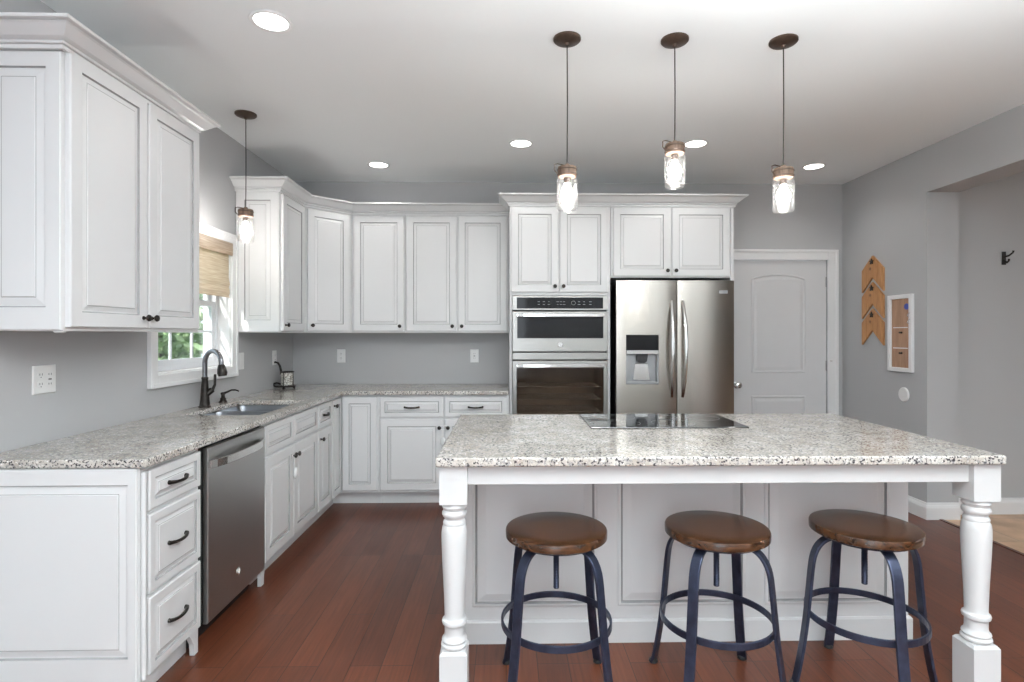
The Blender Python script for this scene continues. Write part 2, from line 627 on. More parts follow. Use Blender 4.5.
def dup(root, loc, rotz=None, label=None):
    r = root.copy()
    COL.objects.link(r)
    r.location = loc
    if rotz is not None:
        r.rotation_euler = (0, 0, rotz)
    if label:
        r['label'] = label
    for ch in list(root.children):
        c = ch.copy()
        COL.objects.link(c)
        c.parent = r
        for g in list(ch.children):
            d = g.copy()
            COL.objects.link(d)
            d.parent = c
    return r

# ------------------------------------------------------------------ the room shell
XL, XR, D, HC = -1.923, 3.09, 5.07, 2.737
XJ = 3.327          # far side of the wide wall beside the opening
YO = 4.037          # where the opening starts
YB = 4.15           # back wall of the next room
REAR = -3.0
XN = 7.0

struct(MB().box(XL - 0.2, 3.17, REAR - 0.2, D + 0.2, -0.06, 0).build('floor', M['floor']))
struct(MB().box(3.20, XN + 0.2, REAR - 0.2, D + 0.2, -0.06, 0).build('floor_tiled', M['tile']))
struct(MB().box(3.17, 3.20, REAR, YO, -0.06, 0.006).build('trim_threshold', M['threshold'], bevel=0.003))
struct(MB().box(XL - 0.2, XN + 0.2, REAR - 0.2, D + 0.2, HC, HC + 0.1).build('ceiling', M['ceiling']))
# left wall with the window opening
WY0, WY1, WZ0, WZ1 = 3.092, 3.932, 1.132, 1.988
struct(MB().cells([REAR, WY0, WY1, D], [0, WZ0, WZ1, HC], [(i, j) for i in range(3) for j in range(3) if (i, j) != (1, 1)], XL - 0.17, XL, 'yz').build('wall_left', M['wall']))
# back wall with the door opening
DX0, DX1, DZ = 2.070, 2.955, 2.047
struct(MB().cells([XL - 0.17, DX0, DX1, XJ], [0, DZ, HC], [(0, 0), (0, 1), (1, 1), (2, 0), (2, 1)], D, D + 0.14, 'xz').build('wall_back', M['wall']))
# right wall with its wide opening to the next room
struct(MB().cells([REAR, 0.2, YO, D], [0, 2.405, HC], [(0, 0), (0, 1), (1, 1), (2, 0), (2, 1)], XR, XJ, 'yz').build('wall_right', M['wall']))
struct(MB().box(XJ, XN, YB, YB + 0.14, 0, HC).build('wall_next_room_back', M['wall']))
# the next room's outer wall and the rear wall, unseen, openings added for light
struct(MB().cells([REAR, 0.9, 2.3, YB + 0.14], [0, 0.9, 2.1, HC], [(i, j) for i in range(3) for j in range(3) if (i, j) != (1, 1)], XN, XN + 0.15, 'yz').build('wall_next_room_side', M['wall']))
struct(MB().cells([XL - 0.17, -1.6, 0.4, 0.8, 2.8, XN + 0.15], [0, 0.15, 2.35, HC], [(i, j) for i in range(5) for j in range(3) if not (j == 1 and i == 1)], REAR - 0.15, REAR, 'xz').build('wall_rear', M['wall']))

# baseboards
BB = [(0, 0), (0.016, 0), (0.016, 0.085), (0.012, 0.1), (0.008, 0.108), (0.006, 0.122), (0, 0.122)]
struct(MB().sweep([(XR, D), (XR, YO), (XJ, YO)][0:3], [(o, z) for o, z in BB]).build('baseboard_right', M['trim']))
struct(MB().sweep([(XJ, YB), (XN, YB)], BB).build('baseboard_next_room', M['trim']))

# ------------------------------------------------------------------ window
def window():
    # painted casing on the wall
    cw = 0.063
    b = MB()
    y0, y1, z0, z1 = WY0 - cw, WY1 + cw, WZ0 - cw, WZ1 + cw
    for (ya, yb, za, zb) in ((y0, WY0 + 0.004, z0, z1), (WY1 - 0.004, y1, z0, z1), (WY0, WY1, z0, WZ0 + 0.004), (WY0, WY1, WZ1 - 0.004, z1)):
        b.box(XL, XL + 0.018, ya, yb, za, zb)
    # back band
    for (ya, yb, za, zb) in ((y0 - 0.004, y0 + 0.02, z0 - 0.004, z1 + 0.004), (y1 - 0.02, y1 + 0.004, z0 - 0.004, z1 + 0.004), (y0 + 0.02, y1 - 0.02, z0 - 0.004, z0 + 0.02), (y0 + 0.02, y1 - 0.02, z1 - 0.02, z1 + 0.004)):
        b.box(XL, XL + 0.026, ya, yb, za, zb)
    struct(b.build('trim_window_casing', M['trim'], bevel=0.003))
    # jamb liner
    j = MB()
    j.box(XL - 0.17, XL, WY0, WY0 + 0.012, WZ0, WZ1)
    j.box(XL - 0.17, XL, WY1 - 0.012, WY1, WZ0, WZ1)
    j.box(XL - 0.17, XL, WY0 + 0.012, WY1 - 0.012, WZ0, WZ0 + 0.012)
    j.box(XL - 0.17, XL, WY0 + 0.012, WY1 - 0.012, WZ1 - 0.012, WZ1)
    struct(j.build('trim_window_jamb', M['trim'], bevel=0.0015))
    root = bpy.data.objects.new('window_1', None)
    COL.objects.link(root)
    root.location = (XL - 0.11, (WY0 + WY1) / 2, WZ0)
    root['kind'] = 'structure'
    ya, yb = WY0 + 0.013, WY1 - 0.013
    lz = lambda z: z - WZ0
    ly = lambda y: y - (WY0 + WY1) / 2
    fr = MB()
    fw = 0.028
    for (p, q, s, t) in ((ya, ya + fw, WZ0 + 0.013, WZ1 - 0.013), (yb - fw, yb, WZ0 + 0.013, WZ1 - 0.013), (ya + fw, yb - fw, WZ0 + 0.013, WZ0 + 0.04), (ya + fw, yb - fw, WZ1 - 0.04, WZ1 - 0.013)):
        fr.box(-0.055, 0.03, ly(p), ly(q), lz(s), lz(t))
    fr.build('window_frame', M['vinyl'], root, bevel=0.002)
    zm = 1.585
    for k, (za, zb, xo) in enumerate(((WZ0 + 0.04, zm, 0.0), (zm - 0.03, WZ1 - 0.04, -0.032))):
        sh = MB()
        p, q = ya + fw, yb - fw
        sw = 0.036
        sh.box(xo, xo + 0.024, ly(p), ly(p + sw), lz(za), lz(zb))
        sh.box(xo, xo + 0.024, ly(q - sw), ly(q), lz(za), lz(zb))
        sh.box(xo, xo + 0.024, ly(p + sw), ly(q - sw), lz(za), lz(za + sw))
        sh.box(xo, xo + 0.024, ly(p + sw), ly(q - sw), lz(zb - sw), lz(zb))
        for t in (1 / 3, 2 / 3):
            yy = p + sw + (q - p - 2 * sw) * t
            sh.box(xo + 0.008, xo + 0.018, ly(yy - 0.008), ly(yy + 0.008), lz(za + sw), lz(zb - sw))
        zz = (za + zb) / 2
        sh.box(xo + 0.008, xo + 0.018, ly(p + sw), ly(q - sw), lz(zz - 0.008), lz(zz + 0.008))
        so = sh.build('sash', M['vinyl'], root, bevel=0.0015)
        MB().box(xo + 0.012, xo + 0.014, ly(p + sw), ly(q - sw), lz(za + sw), lz(zb - sw)).build('glass_pane', M['pane'], so)
window()

# ------------------------------------------------------------------ door on the back wall
def inset_poly(poly, d):
    n = len(poly)
    out = []
    for i in range(n):
        a, b, c = Vector(poly[i - 1]), Vector(poly[i]), Vector(poly[(i + 1) % n])
        e0, e1 = (b - a).normalized(), (c - b).normalized()
        n0, n1 = Vector((-e0.y, e0.x)), Vector((-e1.y, e1.x))
        m = (n0 + n1).normalized()
        k = d / max(0.3, m.dot(n0))
        out.append((b.x + m.x * k, b.y + m.y * k))
    return out

def interior_door():
    cw = 0.085
    c = MB()
    for (xa, xb, za, zb) in ((DX0 - cw, DX0 + 0.006, 0, DZ + cw), (DX1 - 0.006, DX1 + cw, 0, DZ + cw), (DX0 + 0.006, DX1 - 0.006, DZ - 0.006, DZ + cw)):
        c.box(xa, xb, D - 0.018, D, za, zb)
    for (xa, xb, za, zb) in ((DX0 - cw - 0.002, DX0 - cw + 0.022, 0, DZ + cw + 0.002), (DX1 + cw - 0.022, DX1 + cw + 0.002, 0, DZ + cw + 0.002), (DX0 - cw + 0.022, DX1 + cw - 0.022, DZ + cw - 0.022, DZ + cw + 0.002)):
        c.box(xa, xb, D - 0.027, D, za, zb)
    struct(c.build('trim_door_casing', M['trim'], bevel=0.003))
    root = bpy.data.objects.new('door_1', None)
    COL.objects.link(root)
    root.location = (DX0, D + 0.012, 0)
    root['kind'] = 'structure'
    w = DX1 - DX0
    MB().box(0.008, w - 0.008, 0, 0.035, 0.008, DZ - 0.006).build('door_slab', M['doorpaint'], root, bevel=0.002)
    xa, xb = 0.18, w - 0.20
    arch = []
    za, zb, zt = 1.005, 1.872, 1.915
    arch += [(xa, za), (xb, za), (xb, zb)]
    n = 14
    for k in range(1, n):
        t = k / n
        x = xb + (xa - xb) * t
        s = 2 * t - 1
        arch.append((x, zb + (zt - zb) * (1 - s * s) ** 0.8))
    arch.append((xa, zb))
    low = [(xa, 0.22), (xb, 0.22), (xb, 0.795), (xa, 0.795)]
    for poly in (arch, low):
        b = MB()
        rs = []
        for d, y in ((0, 0.0005), (0.004, -0.005), (0.013, -0.006), (0.02, -0.0005), (0.03, -0.001), (0.052, -0.006)):
            rs.append([(p[0], y, p[1]) for p in inset_poly(poly, d)])
        b.rings(rs, 0, False, False, True)
        b.build('door_panel', M['doorpaint'], root)
    k = MB()
    k.lathe([(0.033, 0), (0.033, 0.006), (0.014, 0.010), (0.011, 0.028), (0.022, 0.036), (0.029, 0.05), (0.026, 0.062), (0.012, 0.068)], 24, 'y', (0.045, 0, 0.895))
    k.build('door_knob', M['steel_bright'], root)
    for z in (1.84, 1.07, 0.25):
        h = MB()
        h.box(w - 0.014, w + 0.002, -0.004, 0.0, z - 0.045, z + 0.045)
        h.lathe([(0.006, -0.048), (0.006, 0.048)], 10, 'z', (w - 0.004, -0.005, z))
        h.build('hinge', M['nickel'], root)
    # small door stop on the hinge pin
    h = MB()
    h.tube([(w - 0.002, -0.006, 1.115), (w + 0.012, -0.03, 1.115), (w + 0.03, -0.034, 1.115)], 0.004, 8)
    h.build('door_stop', M['steel_bright'], root)
interior_door()

# ------------------------------------------------------------------ cabinet helpers
WG = [M['white'], M['glaze']]

def door_mesh(w, h, fw=0.056, t=0.02, bev=0.026):
    """raised-panel front with grey glaze in the grooves; front towards -y; fw = frame width, or (left, right, bottom, top)"""
    b = MB()
    F = fw if isinstance(fw, tuple) else (fw,) * 4
    prof = [(0, 0, 0, 0), (0, 0, -t + 0.004, 0), (0, 0.004, -t, 0), (1, 0, -t, 0), (1, 0.003, -t + 0.006, 1), (1, 0.0045, -t + 0.0075, 1),
            (1, 0.010, -t + 0.0075, 0), (1, bev, -t + 0.003, 0), (1, bev + 0.002, -t + 0.0032, 1), (1, bev + 0.0038, -t + 0.0005, 0)]
    rs = []
    mats = []
    for i, (k, d, yy, g) in enumerate(prof):
        l, r, bo, to = [f * k + d for f in F]
        rs.append([(l, yy, bo), (w - r, yy, bo), (w - r, yy, h - to), (l, yy, h - to)])
        if i:
            mats.append(g)
    mats.append(0)
    b.rings(rs, 0, False, True, True, mats=mats)
    return b

def knob_mesh(x, z, y=-0.02):
    b = MB()
    b.lathe([(0.009, 0), (0.009, 0.003), (0.005, 0.006), (0.0048, 0.014), (0.012, 0.018), (0.0155, 0.024), (0.013, 0.030), (0.006, 0.033)], 18, 'y', (x, y, z))
    return b

def pull_mesh(x, z, y=-0.02, L=0.115):
    b = MB()
    h = L / 2
    pts, rad = [], []
    n = 14
    for k in range(n + 1):
        t = -1 + 2 * k / n
        pts.append((x + t * h, y - 0.006 - 0.016 * (1 - abs(t) ** 2.6), z - 0.004 * (1 - t * t)))
        rad.append(0.0054 + 0.0028 * (abs(t) ** 3) + 0.0012 * (1 - abs(t)))
    b.tube(pts, rad, 8, up=(0, 0, 1))
    for s in (-1, 1):
        b.lathe([(0.0085, 0), (0.0085, 0.003), (0.006, 0.008)], 12, 'y', (x + s * (h - 0.002), y, z))
    return b

def add_door(root, x0, x1, z0, z1, knob=None, name='door', fw=0.056, bev=0.026):
    d = door_mesh(x1 - x0, z1 - z0, fw, bev=bev).build(name, WG, root, loc=(x0, 0, z0))
    if knob == 'pull':
        pull_mesh((x1 - x0) / 2, (z1 - z0) / 2, -0.019).build('handle', M['bronze'], d)
    elif knob:
        knob_mesh(knob[0] - x0, knob[1] - z0).build('knob', M['bronze'], d)
    return d

CAB = 'cabinet'
def body(root, x0, x1, d, z0, z1, name='cabinet_body'):
    return MB().box(x0, x1, 0, d, z0, z1).build(name, M['white'], root, bevel=0.0015)

def toe(root, x0, x1, depth=0.07, d=0.55, z=0.104):
    return MB().box(x0, x1, depth, d, 0, z).build('toe_kick', M['white'], root)

Z0B, Z1B = 0.104, 0.880          # base carcass
DB0 = 0.124                      # base door bottom
ZD = (0.862, 0.706, 0.687)       # drawer top, drawer bottom, door top
CW = 0.912                       # worktop height
XF = -1.32                       # left run: face frame plane
YF = 4.45                        # back run: face frame plane
DL = XF - XL - 0.004
DBK = D - YF - 0.004
RL = R(90)

# ------------------------------------------------------------------ left run, base
def drawer_base():
    y0, y1 = 2.035, 2.418
    w = y1 - y0
    t = thing('base_cabinet', 'white three-drawer base cabinet at the near end of the left counter', CAB, (XF, y0, 0), RL, 'white base cabinets')
    body(t, 0, w, DL, Z0B, Z1B)
    toe(t, 0.02, w - 0.002, 0.05)
    # corner post and bracket feet
    f = MB()
    f.prism([(0, 0), (0.05, 0), (0.056, 0.02), (0.075, 0.05), (0.12, 0.08), (0.12, 0.106), (0, 0.106)], 0, 0.02)
    f.box(0.0, 0.02, 0.02, DL, 0, 0.106)
    f.build('foot', M['white'], t, bevel=0.001)
    f = MB()
    f.prism([(w, 0), (w, 0.106), (w - 0.07, 0.106), (w - 0.055, 0.085), (w - 0.034, 0.05), (w - 0.03, 0)], 0, 0.02)
    f.build('foot', M['white'], t, bevel=0.001)
    c = MB()
    c.tube([(0.011, -0.009, 0.112), (0.011, -0.009, 0.862)], 0.0085, 12)
    c.build('corner_bead', M['white'], t)
    a, b = 0.028, w - 0.014
    for za, zb in ((0.716, 0.862), (0.413, 0.699), (0.116, 0.396)):
        add_door(t, a, b, za, zb, 'pull', 'drawer', fw=0.032, bev=0.022)
    # the finished end, facing the camera: a wide raised panel on its own frame
    p = door_mesh(DL - 0.004, 0.876, fw=(0.058, 0.030, 0.196, 0.058), bev=0.032, t=0.014).build('end_panel', WG, t, loc=(0.0, DL - 0.002, 0.002), rotz=R(-90))
    return t

drawer_base()

def dishwasher():
    y0, y1 = 2.424, 3.026
    w = y1 - y0
    t = thing('dishwasher', 'stainless steel dishwasher between the drawer base and the sink cabinet', 'dishwasher', (XF, y0, 0), RL)
    MB().box(0.004, w - 0.004, 0.004, DL, 0.10, 0.872).build('tub', M['gap'], t)
    f = MB()
    prof = [(0.0, 0.098), (0.0, 0.862), (-0.012, 0.868), (-0.022, 0.862), (-0.025, 0.845), (-0.025, 0.108), (-0.02, 0.098)]
    f.rings([[(0.028, y, z) for y, z in prof], [(w - 0.006, y, z) for y, z in prof]], 0, False)
    d = f.build('door_panel', M['steel_dark'], t, bevel=0.002)
    # bowed bar handle
    h = MB()
    n = 18
    pts = []
    for k in range(n + 1):
        s = -1 + 2 * k / n
        pts.append((w / 2 + s * 0.262, -0.030 - 0.034 * (1 - abs(s) ** 3), 0.792))
    h.tube(pts, 1, flat=(0.036, 0.013), up=(0, 0, 1))
    for s in (-1, 1):
        h.box(w / 2 + s * 0.262 - 0.011, w / 2 + s * 0.262 + 0.011, -0.036, -0.022, 0.774, 0.810)
    h.build('handle', M['steel_bright'], d, bevel=0.002)
    # round emblem low on the door
    e = MB()
    e.lathe([(0.019, 0), (0.019, 0.002), (0.016, 0.003), (0.016, 0.0015)], 24, 'y', (w * 0.5, -0.0245, 0.215))
    ex, ez = w * 0.5, 0.215
    e.tube([(ex - 0.010, -0.0275, ez + 0.006), (ex - 0.005, -0.0275, ez + 0.011), (ex - 0.002, -0.0275, ez + 0.004), (ex - 0.009, -0.0275, ez - 0.002), (ex - 0.003, -0.0275, ez - 0.009), (ex + 0.002, -0.0275, ez - 0.002), (ex + 0.008, -0.0275, ez + 0.009), (ex + 0.003, -0.0275, ez + 0.002), (ex + 0.010, -0.0275, ez - 0.006)], 0.0012, 6)
    e.build('emblem', M['steel_bright'], d)
    MB().box(0.01, w - 0.01, 0.06, 0.09, 0, 0.098).build('toe_panel', M['black'], t)
    return t
dishwasher()

def sink_base():
    y0, y1 = 3.032, 3.888
    w = y1 - y0
    t = thing('base_cabinet', 'white two-door sink cabinet with two false drawer fronts, beside the dishwasher', CAB, (XF, y0, 0), RL, 'white base cabinets')
    b = MB()
    b.box(0, 0.018, 0, DL, Z0B, Z1B); b.box(w - 0.018, w, 0, DL, Z0B, Z1B)
    b.box(0.018, w - 0.018, 0.018, DL, Z0B, Z0B + 0.018)
    b.box(0.018, w - 0.018, DL - 0.012, DL, Z0B + 0.018, Z1B)
    b.box(0.018, w - 0.018, 0, 0.018, Z0B, Z1B)
    b.build('cabinet_body', M['white'], t, bevel=0.001)
    toe(t, 0.03, w, 0.07)
    MB().prism([(0, 0), (0.034, 0), (0.038, 0.05), (0.05, 0.085), (0.06, 0.106), (0, 0.106)], 0, 0.02).build('foot', M['white'], t, bevel=0.001)
    m = 0.411
    add_door(t, 0.010, m - 0.004, ZD[1], ZD[0], None, 'drawer_front', fw=0.032, bev=0.022)
    add_door(t, m + 0.004, w - 0.010, ZD[1], ZD[0], None, 'drawer_front', fw=0.032, bev=0.022)
    add_door(t, 0.010, m - 0.004, DB0, ZD[2], (m - 0.030, ZD[2] - 0.063))
    add_door(t, m + 0.004, w - 0.010, DB0, ZD[2], (m + 0.030, ZD[2] - 0.063))
    return t
sink_base()

def narrow_base():
    y0, y1 = 3.890, 4.200
    w = y1 - y0
    t = thing('base_cabinet', 'narrow white base cabinet with one small drawer over one door, right of the sink cabinet', CAB, (XF, y0, 0), RL, 'white base cabinets')
    body(t, 0, w, DL, Z0B, Z1B)
    toe(t, 0, w, 0.07)
    d = add_door(t, 0.010, w - 0.010, ZD[1], ZD[0], None, 'drawer', fw=0.032, bev=0.022)
    pull_mesh((w - 0.02) / 2, (ZD[0] - ZD[1]) / 2, -0.019, L=0.10).build('handle', M['bronze'], d)
    add_door(t, 0.010, w - 0.010, DB0, ZD[2], (0.045, ZD[2] - 0.063))
    return t
narrow_base()

def corner_base():
    # L-shaped corner carcass with a two-leaf folding door
    t = thing('base_cabinet', 'white corner base cabinet with a folding door meeting in the inside corner', CAB, (XL, D, 0), 0, 'white base cabinets')
    xe = -1.010
    b = MB()
    xs = [XL + 0.004 - XL, XF - XL, xe - XL]
    ys = [4.202 - D, YF - D, -0.004]
    b.cells(xs, ys, [(0, 0), (0, 1), (1, 1)], Z0B, Z1B, 'xy')
    b.build('cabinet_body', M['white'], t, bevel=0.001)
    k = MB()
    k.cells([0.05, XF - XL - 0.07, xe - XL], [4.202 - D, YF + 0.07 - D, -0.05], [(0, 0), (0, 1), (1, 1)], 0, Z0B, 'xy')
    k.build('toe_kick', M['white'], t)
    wl = YF - 0.022 - 4.202
    d = door_mesh(wl - 0.010, ZD[0] - DB0, 0.045, bev=0.020).build('door', WG, t, loc=(XF - XL, 4.202 - D + 0.010, DB0), rotz=RL)
    knob_mesh(0.032, ZD[0] - DB0 - 0.045).build('knob', M['bronze'], d)
    wb = xe - (XF + 0.022)
    door_mesh(wb - 0.016, ZD[0] - DB0, 0.05, bev=0.022).build('door', WG, t, loc=(XF + 0.026 - XL, YF - D, DB0))
    return t
corner_base()

def back_base():
    x0, x1 = -1.008, 0.022
    w = x1 - x0
    t = thing('base_cabinet', 'wide white base cabinet with two drawers over two doors, left of the wall ovens', CAB, (x0, YF, 0), 0, 'white base cabinets')
    body(t, 0, w, DBK, Z0B, Z1B)
    toe(t, 0, w, 0.07)
    m = 0.512
    add_door(t, 0.012, m - 0.004, ZD[1] - 0.003, ZD[0], 'pull', 'drawer', fw=0.034, bev=0.022)
    add_door(t, m + 0.010, w - 0.022, ZD[1] - 0.003, ZD[0], 'pull', 'drawer', fw=0.034, bev=0.022)
    add_door(t, 0.012, m - 0.004, DB0, ZD[2], (m - 0.032, ZD[2] - 0.066))
    add_door(t, m + 0.010, w - 0.022, DB0, ZD[2], (m + 0.036, ZD[2] - 0.066))
    return t
back_base()

# worktop, one L-shaped slab with the sink cut-out
XE, YE = -1.285, 4.405
SX0, SX1, SY0, SY1 = -1.795, -1.372, 3.125, 3.80
def worktop():
    b = MB()
    xs = [XL + 0.001, SX0, SX1, XE, 0.018]
    ys = [2.018, SY0, SY1, YE, D - 0.001]
    fl = [(i, j) for i in range(3) for j in range(3) if (i, j) != (1, 1)] + [(i, 3) for i in range(4)]
    b.cells(xs, ys, fl, CW - 0.031, CW, 'xy')
    o = b.build('countertop', M['granite'], bevel=0.006, seg=3)
    tag(o, 'L-shaped speckled beige granite countertop running along the left and back walls', 'countertop')
worktop()

def sink():
    t = thing('kitchen_sink', 'double-bowl stainless steel undermount sink set in the left countertop', 'sink', ((SX0 + SX1) / 2, (SY0 + SY1) / 2, CW - 0.033))
    hx, hy = (SX1 - SX0) / 2 + 0.004, (SY1 - SY0) / 2 + 0.004
    dv = 0.045
    for k, (ya, yb) in enumerate(((-hy, dv - 0.008), (dv + 0.008, hy))):
        b = MB()
        x0, x1 = -hx, hx
        def loop(d, z, n=4, r=0.04):
            pts = []
            for (cx, cy, a0) in ((x1 - d - r, yb - d - r, 0), (x0 + d + r, yb - d - r, 90), (x0 + d + r, ya + d + r, 180), (x1 - d - r, ya + d + r, 270)):
                for q in range(n + 1):
                    a = R(a0 + 90 * q / n)
                    pts.append((cx + r * math.cos(a), cy + r * math.sin(a), z))
            return pts
        top = 0.0 if k else 0.0
        b.rings([loop(-0.012, 0.0), loop(0.0, 0.0), loop(0.004, -0.03), loop(0.010, -0.15), loop(0.03, -0.175), loop(0.09, -0.182)], 0, True, False, True)
        o = b.build('bowl', M['sink'], t)
        MB().lathe([(0.042, 0.004), (0.036, 0.006), (0.03, 0.001), (0.008, 0.0)], 20, 'z', ((x0 + x1) / 2, (ya + yb) / 2, -0.183)).build('drain', M['steel_bright'], o)
sink()

def faucet():
    t = thing('kitchen_faucet', 'tall dark bronze gooseneck pull-down faucet behind the sink', 'faucet', (-1.853, 3.47, CW), R(-26))
    b = MB()
    b.lathe([(0.036, 0), (0.036, 0.006), (0.030, 0.012), (0.026, 0.05), (0.020, 0.14), (0.0175, 0.17), (0.019, 0.173), (0.019, 0.182), (0.016, 0.186)], 24)
    b.build('base', M['bronze'], t)
    g = MB()
    pts = [(0, 0, 0.18), (0, 0, 0.272)]
    for k in range(1, 13):
        a = PI - PI * 1.06 * k / 12
        pts.append((0.074 + 0.074 * math.cos(a), -0.0, 0.272 + 0.074 * math.sin(a)))
    g.tube(pts, 0.0145, 14, up=(0, 1, 0))
    g.build('spout', M['spout_sheen'], t)
    h = MB()
    e = Vector(pts[-1])
    h.tube([e + Vector((0, 0, 0.005)), e + Vector((0.004, 0, -0.018)), e + Vector((0.010, 0, -0.045)), e + Vector((0.013, 0, -0.062))], [0.018, 0.025, 0.029, 0.023], 16, up=(0, 1, 0))
    h.build('spray_head', M['bronze'], t)
    l = MB()
    l.tube([(0, -0.012, 0.06), (0.02, 0.035, 0.105)], [0.017, 0.019], 12)
    l.tube([(0.02, 0.035, 0.1), (0.03, 0.045, 0.135), (0.032, 0.045, 0.20)], [0.010, 0.008, 0.0075], 10)
    l.build('lever_handle', M['bronze'], t)
faucet()

def soap_dispenser():
    t = thing('soap_dispenser', 'short dark bronze soap dispenser pump right of the faucet', 'soap dispenser', (-1.858, 3.70, CW))
    MB().lathe([(0.027, 0), (0.027, 0.005), (0.020, 0.014), (0.017, 0.022), (0.019, 0.027), (0.012, 0.034), (0.011, 0.05), (0.015, 0.054), (0.015, 0.064), (0.009, 0.068)], 20).build('base', M['bronze'], t)
    MB().tube([(0, 0, 0.058), (0.03, 0, 0.07), (0.055, 0, 0.082), (0.08, 0, 0.082), (0.098, 0, 0.077), (0.101, 0, 0.071)], [0.008, 0.007, 0.0055, 0.005, 0.0045, 0.004], 10).build('nozzle', M['bronze'], t)
soap_dispenser()

def candle_holder():
    t = thing('candle_holder', 'small dark iron candle holder with crackled glass cup and scroll handle in the counter corner', 'candle holder', (-1.812, 4.655, CW))
    b = MB()
    b.lathe([(0.05, 0.012), (0.066, 0.014), (0.066, 0.024), (0.05, 0.026)], 28)
    b.tube([(-0.05, 0, 0.016), (-0.09, 0, 0.014), (-0.112, 0, 0.022), (-0.108, 0, 0.040), (-0.085, 0, 0.046), (-0.05, 0, 0.034)], 0.008, 8)
    for a in (20, 140, 260):
        b.lathe([(0.008, 0), (0.012, 0.006), (0.007, 0.014)], 10, 'z', (0.052 * math.cos(R(a)), 0.052 * math.sin(R(a)), 0))
    b.build('base', M['iron'], t)
    MB().lathe([(0.044, 0.026), (0.05, 0.03), (0.05, 0.135), (0.046, 0.135), (0.046, 0.034), (0.01, 0.03)], 28).build('glass_cup', M['crackle'], t)
    c = MB()
    ring = [(0.051 * math.cos(2 * PI * k / 28), 0.051 * math.sin(2 * PI * k / 28), 0.136) for k in range(28)]
    c.tube(ring, 0.0055, 8, closed=True, up=(0, 0, 1))
    for a in (80, 170, 260, 350):
        c.tube([(0.0525 * math.cos(R(a)), 0.0525 * math.sin(R(a)), 0.022), (0.0525 * math.cos(R(a)), 0.0525 * math.sin(R(a)), 0.136)], 0.003, 6)
    c.build('cage', M['iron'], t)
    h = MB()
    h.tube([(-0.048, 0, 0.115), (-0.052, 0, 0.150), (-0.060, 0, 0.185), (-0.075, 0, 0.210), (-0.098, 0, 0.218), (-0.116, 0, 0.210)], [0.011, 0.010, 0.009, 0.008, 0.0075, 0.009], 10, up=(0, 1, 0))
    h.build('handle', M['iron'], t)
candle_holder()

# ------------------------------------------------------------------ wall cabinets
ZU0, ZU1 = 1.372, 2.395
UD0, UD1 = 1.386, 2.362
XU = -1.61            # frame plane of the left wall cabinets
YU = 4.76             # frame plane of the back wall cabinets
CROWN = [(0.0005, 2.372), (0.013, 2.372), (0.013, 2.385), (0.010, 2.387), (0.019, 2.390), (0.021, 2.398), (0.017, 2.400), (0.034, 2.408), (0.050, 2.422), (0.066, 2.436), (0.074, 2.440), (0.070, 2.443), (0.085, 2.446), (0.087, 2.452), (0.085, 2.458), (0.0005, 2.458)]
CROWN_M = [0, 0, 1, 0, 0, 1, 0, 0, 0, 0, 1, 0, 0, 0, 0, 0]

def wall_cabinet_near():
    y0, y1 = 2.060, 2.946
    w = y1 - y0
    t = thing('wall_cabinet', 'large white two-door wall cabinet with crown, nearest, above the left counter before the window', CAB, (XU, y0, 0), RL, 'white wall cabinets')
    d = XU - XL - 0.003
    body(t, 0, w, d, ZU0, ZU1 + 0.012)
    m = 0.455
    add_door(t, 0.010, m - 0.005, UD0, UD1 + 0.036, (m - 0.036, UD0 + 0.045))
    add_door(t, m + 0.005, w - 0.018, UD0, UD1 + 0.036, (m + 0.020, UD0 + 0.045))
    door_mesh(d - 0.002, 1.010, fw=(0.06, 0.052, 0.083, 0.056), bev=0.036, t=0.012).build('end_panel', WG, t, loc=(0, d - 0.002, ZU0 + 0.002), rotz=R(-90))
    c = MB()
    dd = 0.012
    c.sweep([(-dd, d), (-dd, -0.006), (w - 0.036, -0.006), (w - 0.036, d)], [(o, z + 0.014) for o, z in CROWN], mats=CROWN_M)
    c.build('crown_moulding', WG, t)
    MB().lathe([(0.012, 0.0), (0.018, 0.004), (0.018, 0.008)], 14, 'z', (0.012, 0.02, ZU0 - 0.0085)).build('corner_button', M['white'], t)
wall_cabinet_near()

def wall_cabinet_far():
    y0, y1 = 4.008, 4.459
    w = y1 - y0
    t = thing('wall_cabinet', 'white single-door wall cabinet just right of the window on the left wall', CAB, (XU, y0, 0), RL, 'white wall cabinets')
    d = XU - XL - 0.003
    body(t, 0, w, d, ZU0, ZU1)
    add_door(t, 0.014, w - 0.020, UD0, UD1, (0.046, UD0 + 0.04))
    door_mesh(d - 0.004, 1.000, fw=(0.06, 0.062, 0.083, 0.062), bev=0.032, t=0.012).build('end_panel', WG, t, loc=(0, d - 0.002, ZU0 + 0.004), rotz=R(-90))
wall_cabinet_far()

def wall_cabinet_corner():
    t = thing('wall_cabinet', 'white diagonal corner wall cabinet with one angled door', CAB, (XL, D, 0), 0, 'white wall cabinets')
    b = MB()
    g = 0.003
    xr = -1.312
    yl = 4.461
    poly = [(g, -g), (g, yl - D), (XU - XL, yl - D), (xr - XL, YU - D), (xr - XL, -g)]
    b.prism(poly, ZU0, ZU1, 0, 'z')
    b.build('cabinet_body', M['white'], t, bevel=0.001)
    ax, ay = XU - XL, yl - D
    L = math.hypot(xr - XU, YU - yl)
    ang = math.atan2(YU - yl, xr - XU)
    ux, uy = math.cos(ang), math.sin(ang)
    s = 0.028
    dr = door_mesh(L - 2 * s, UD1 - UD0, 0.056).build('door', WG, t, loc=(ax + ux * s, ay + uy * s, UD0), rotz=ang)
    knob_mesh(0.032, 0.045).build('knob', M['bronze'], dr)
wall_cabinet_corner()

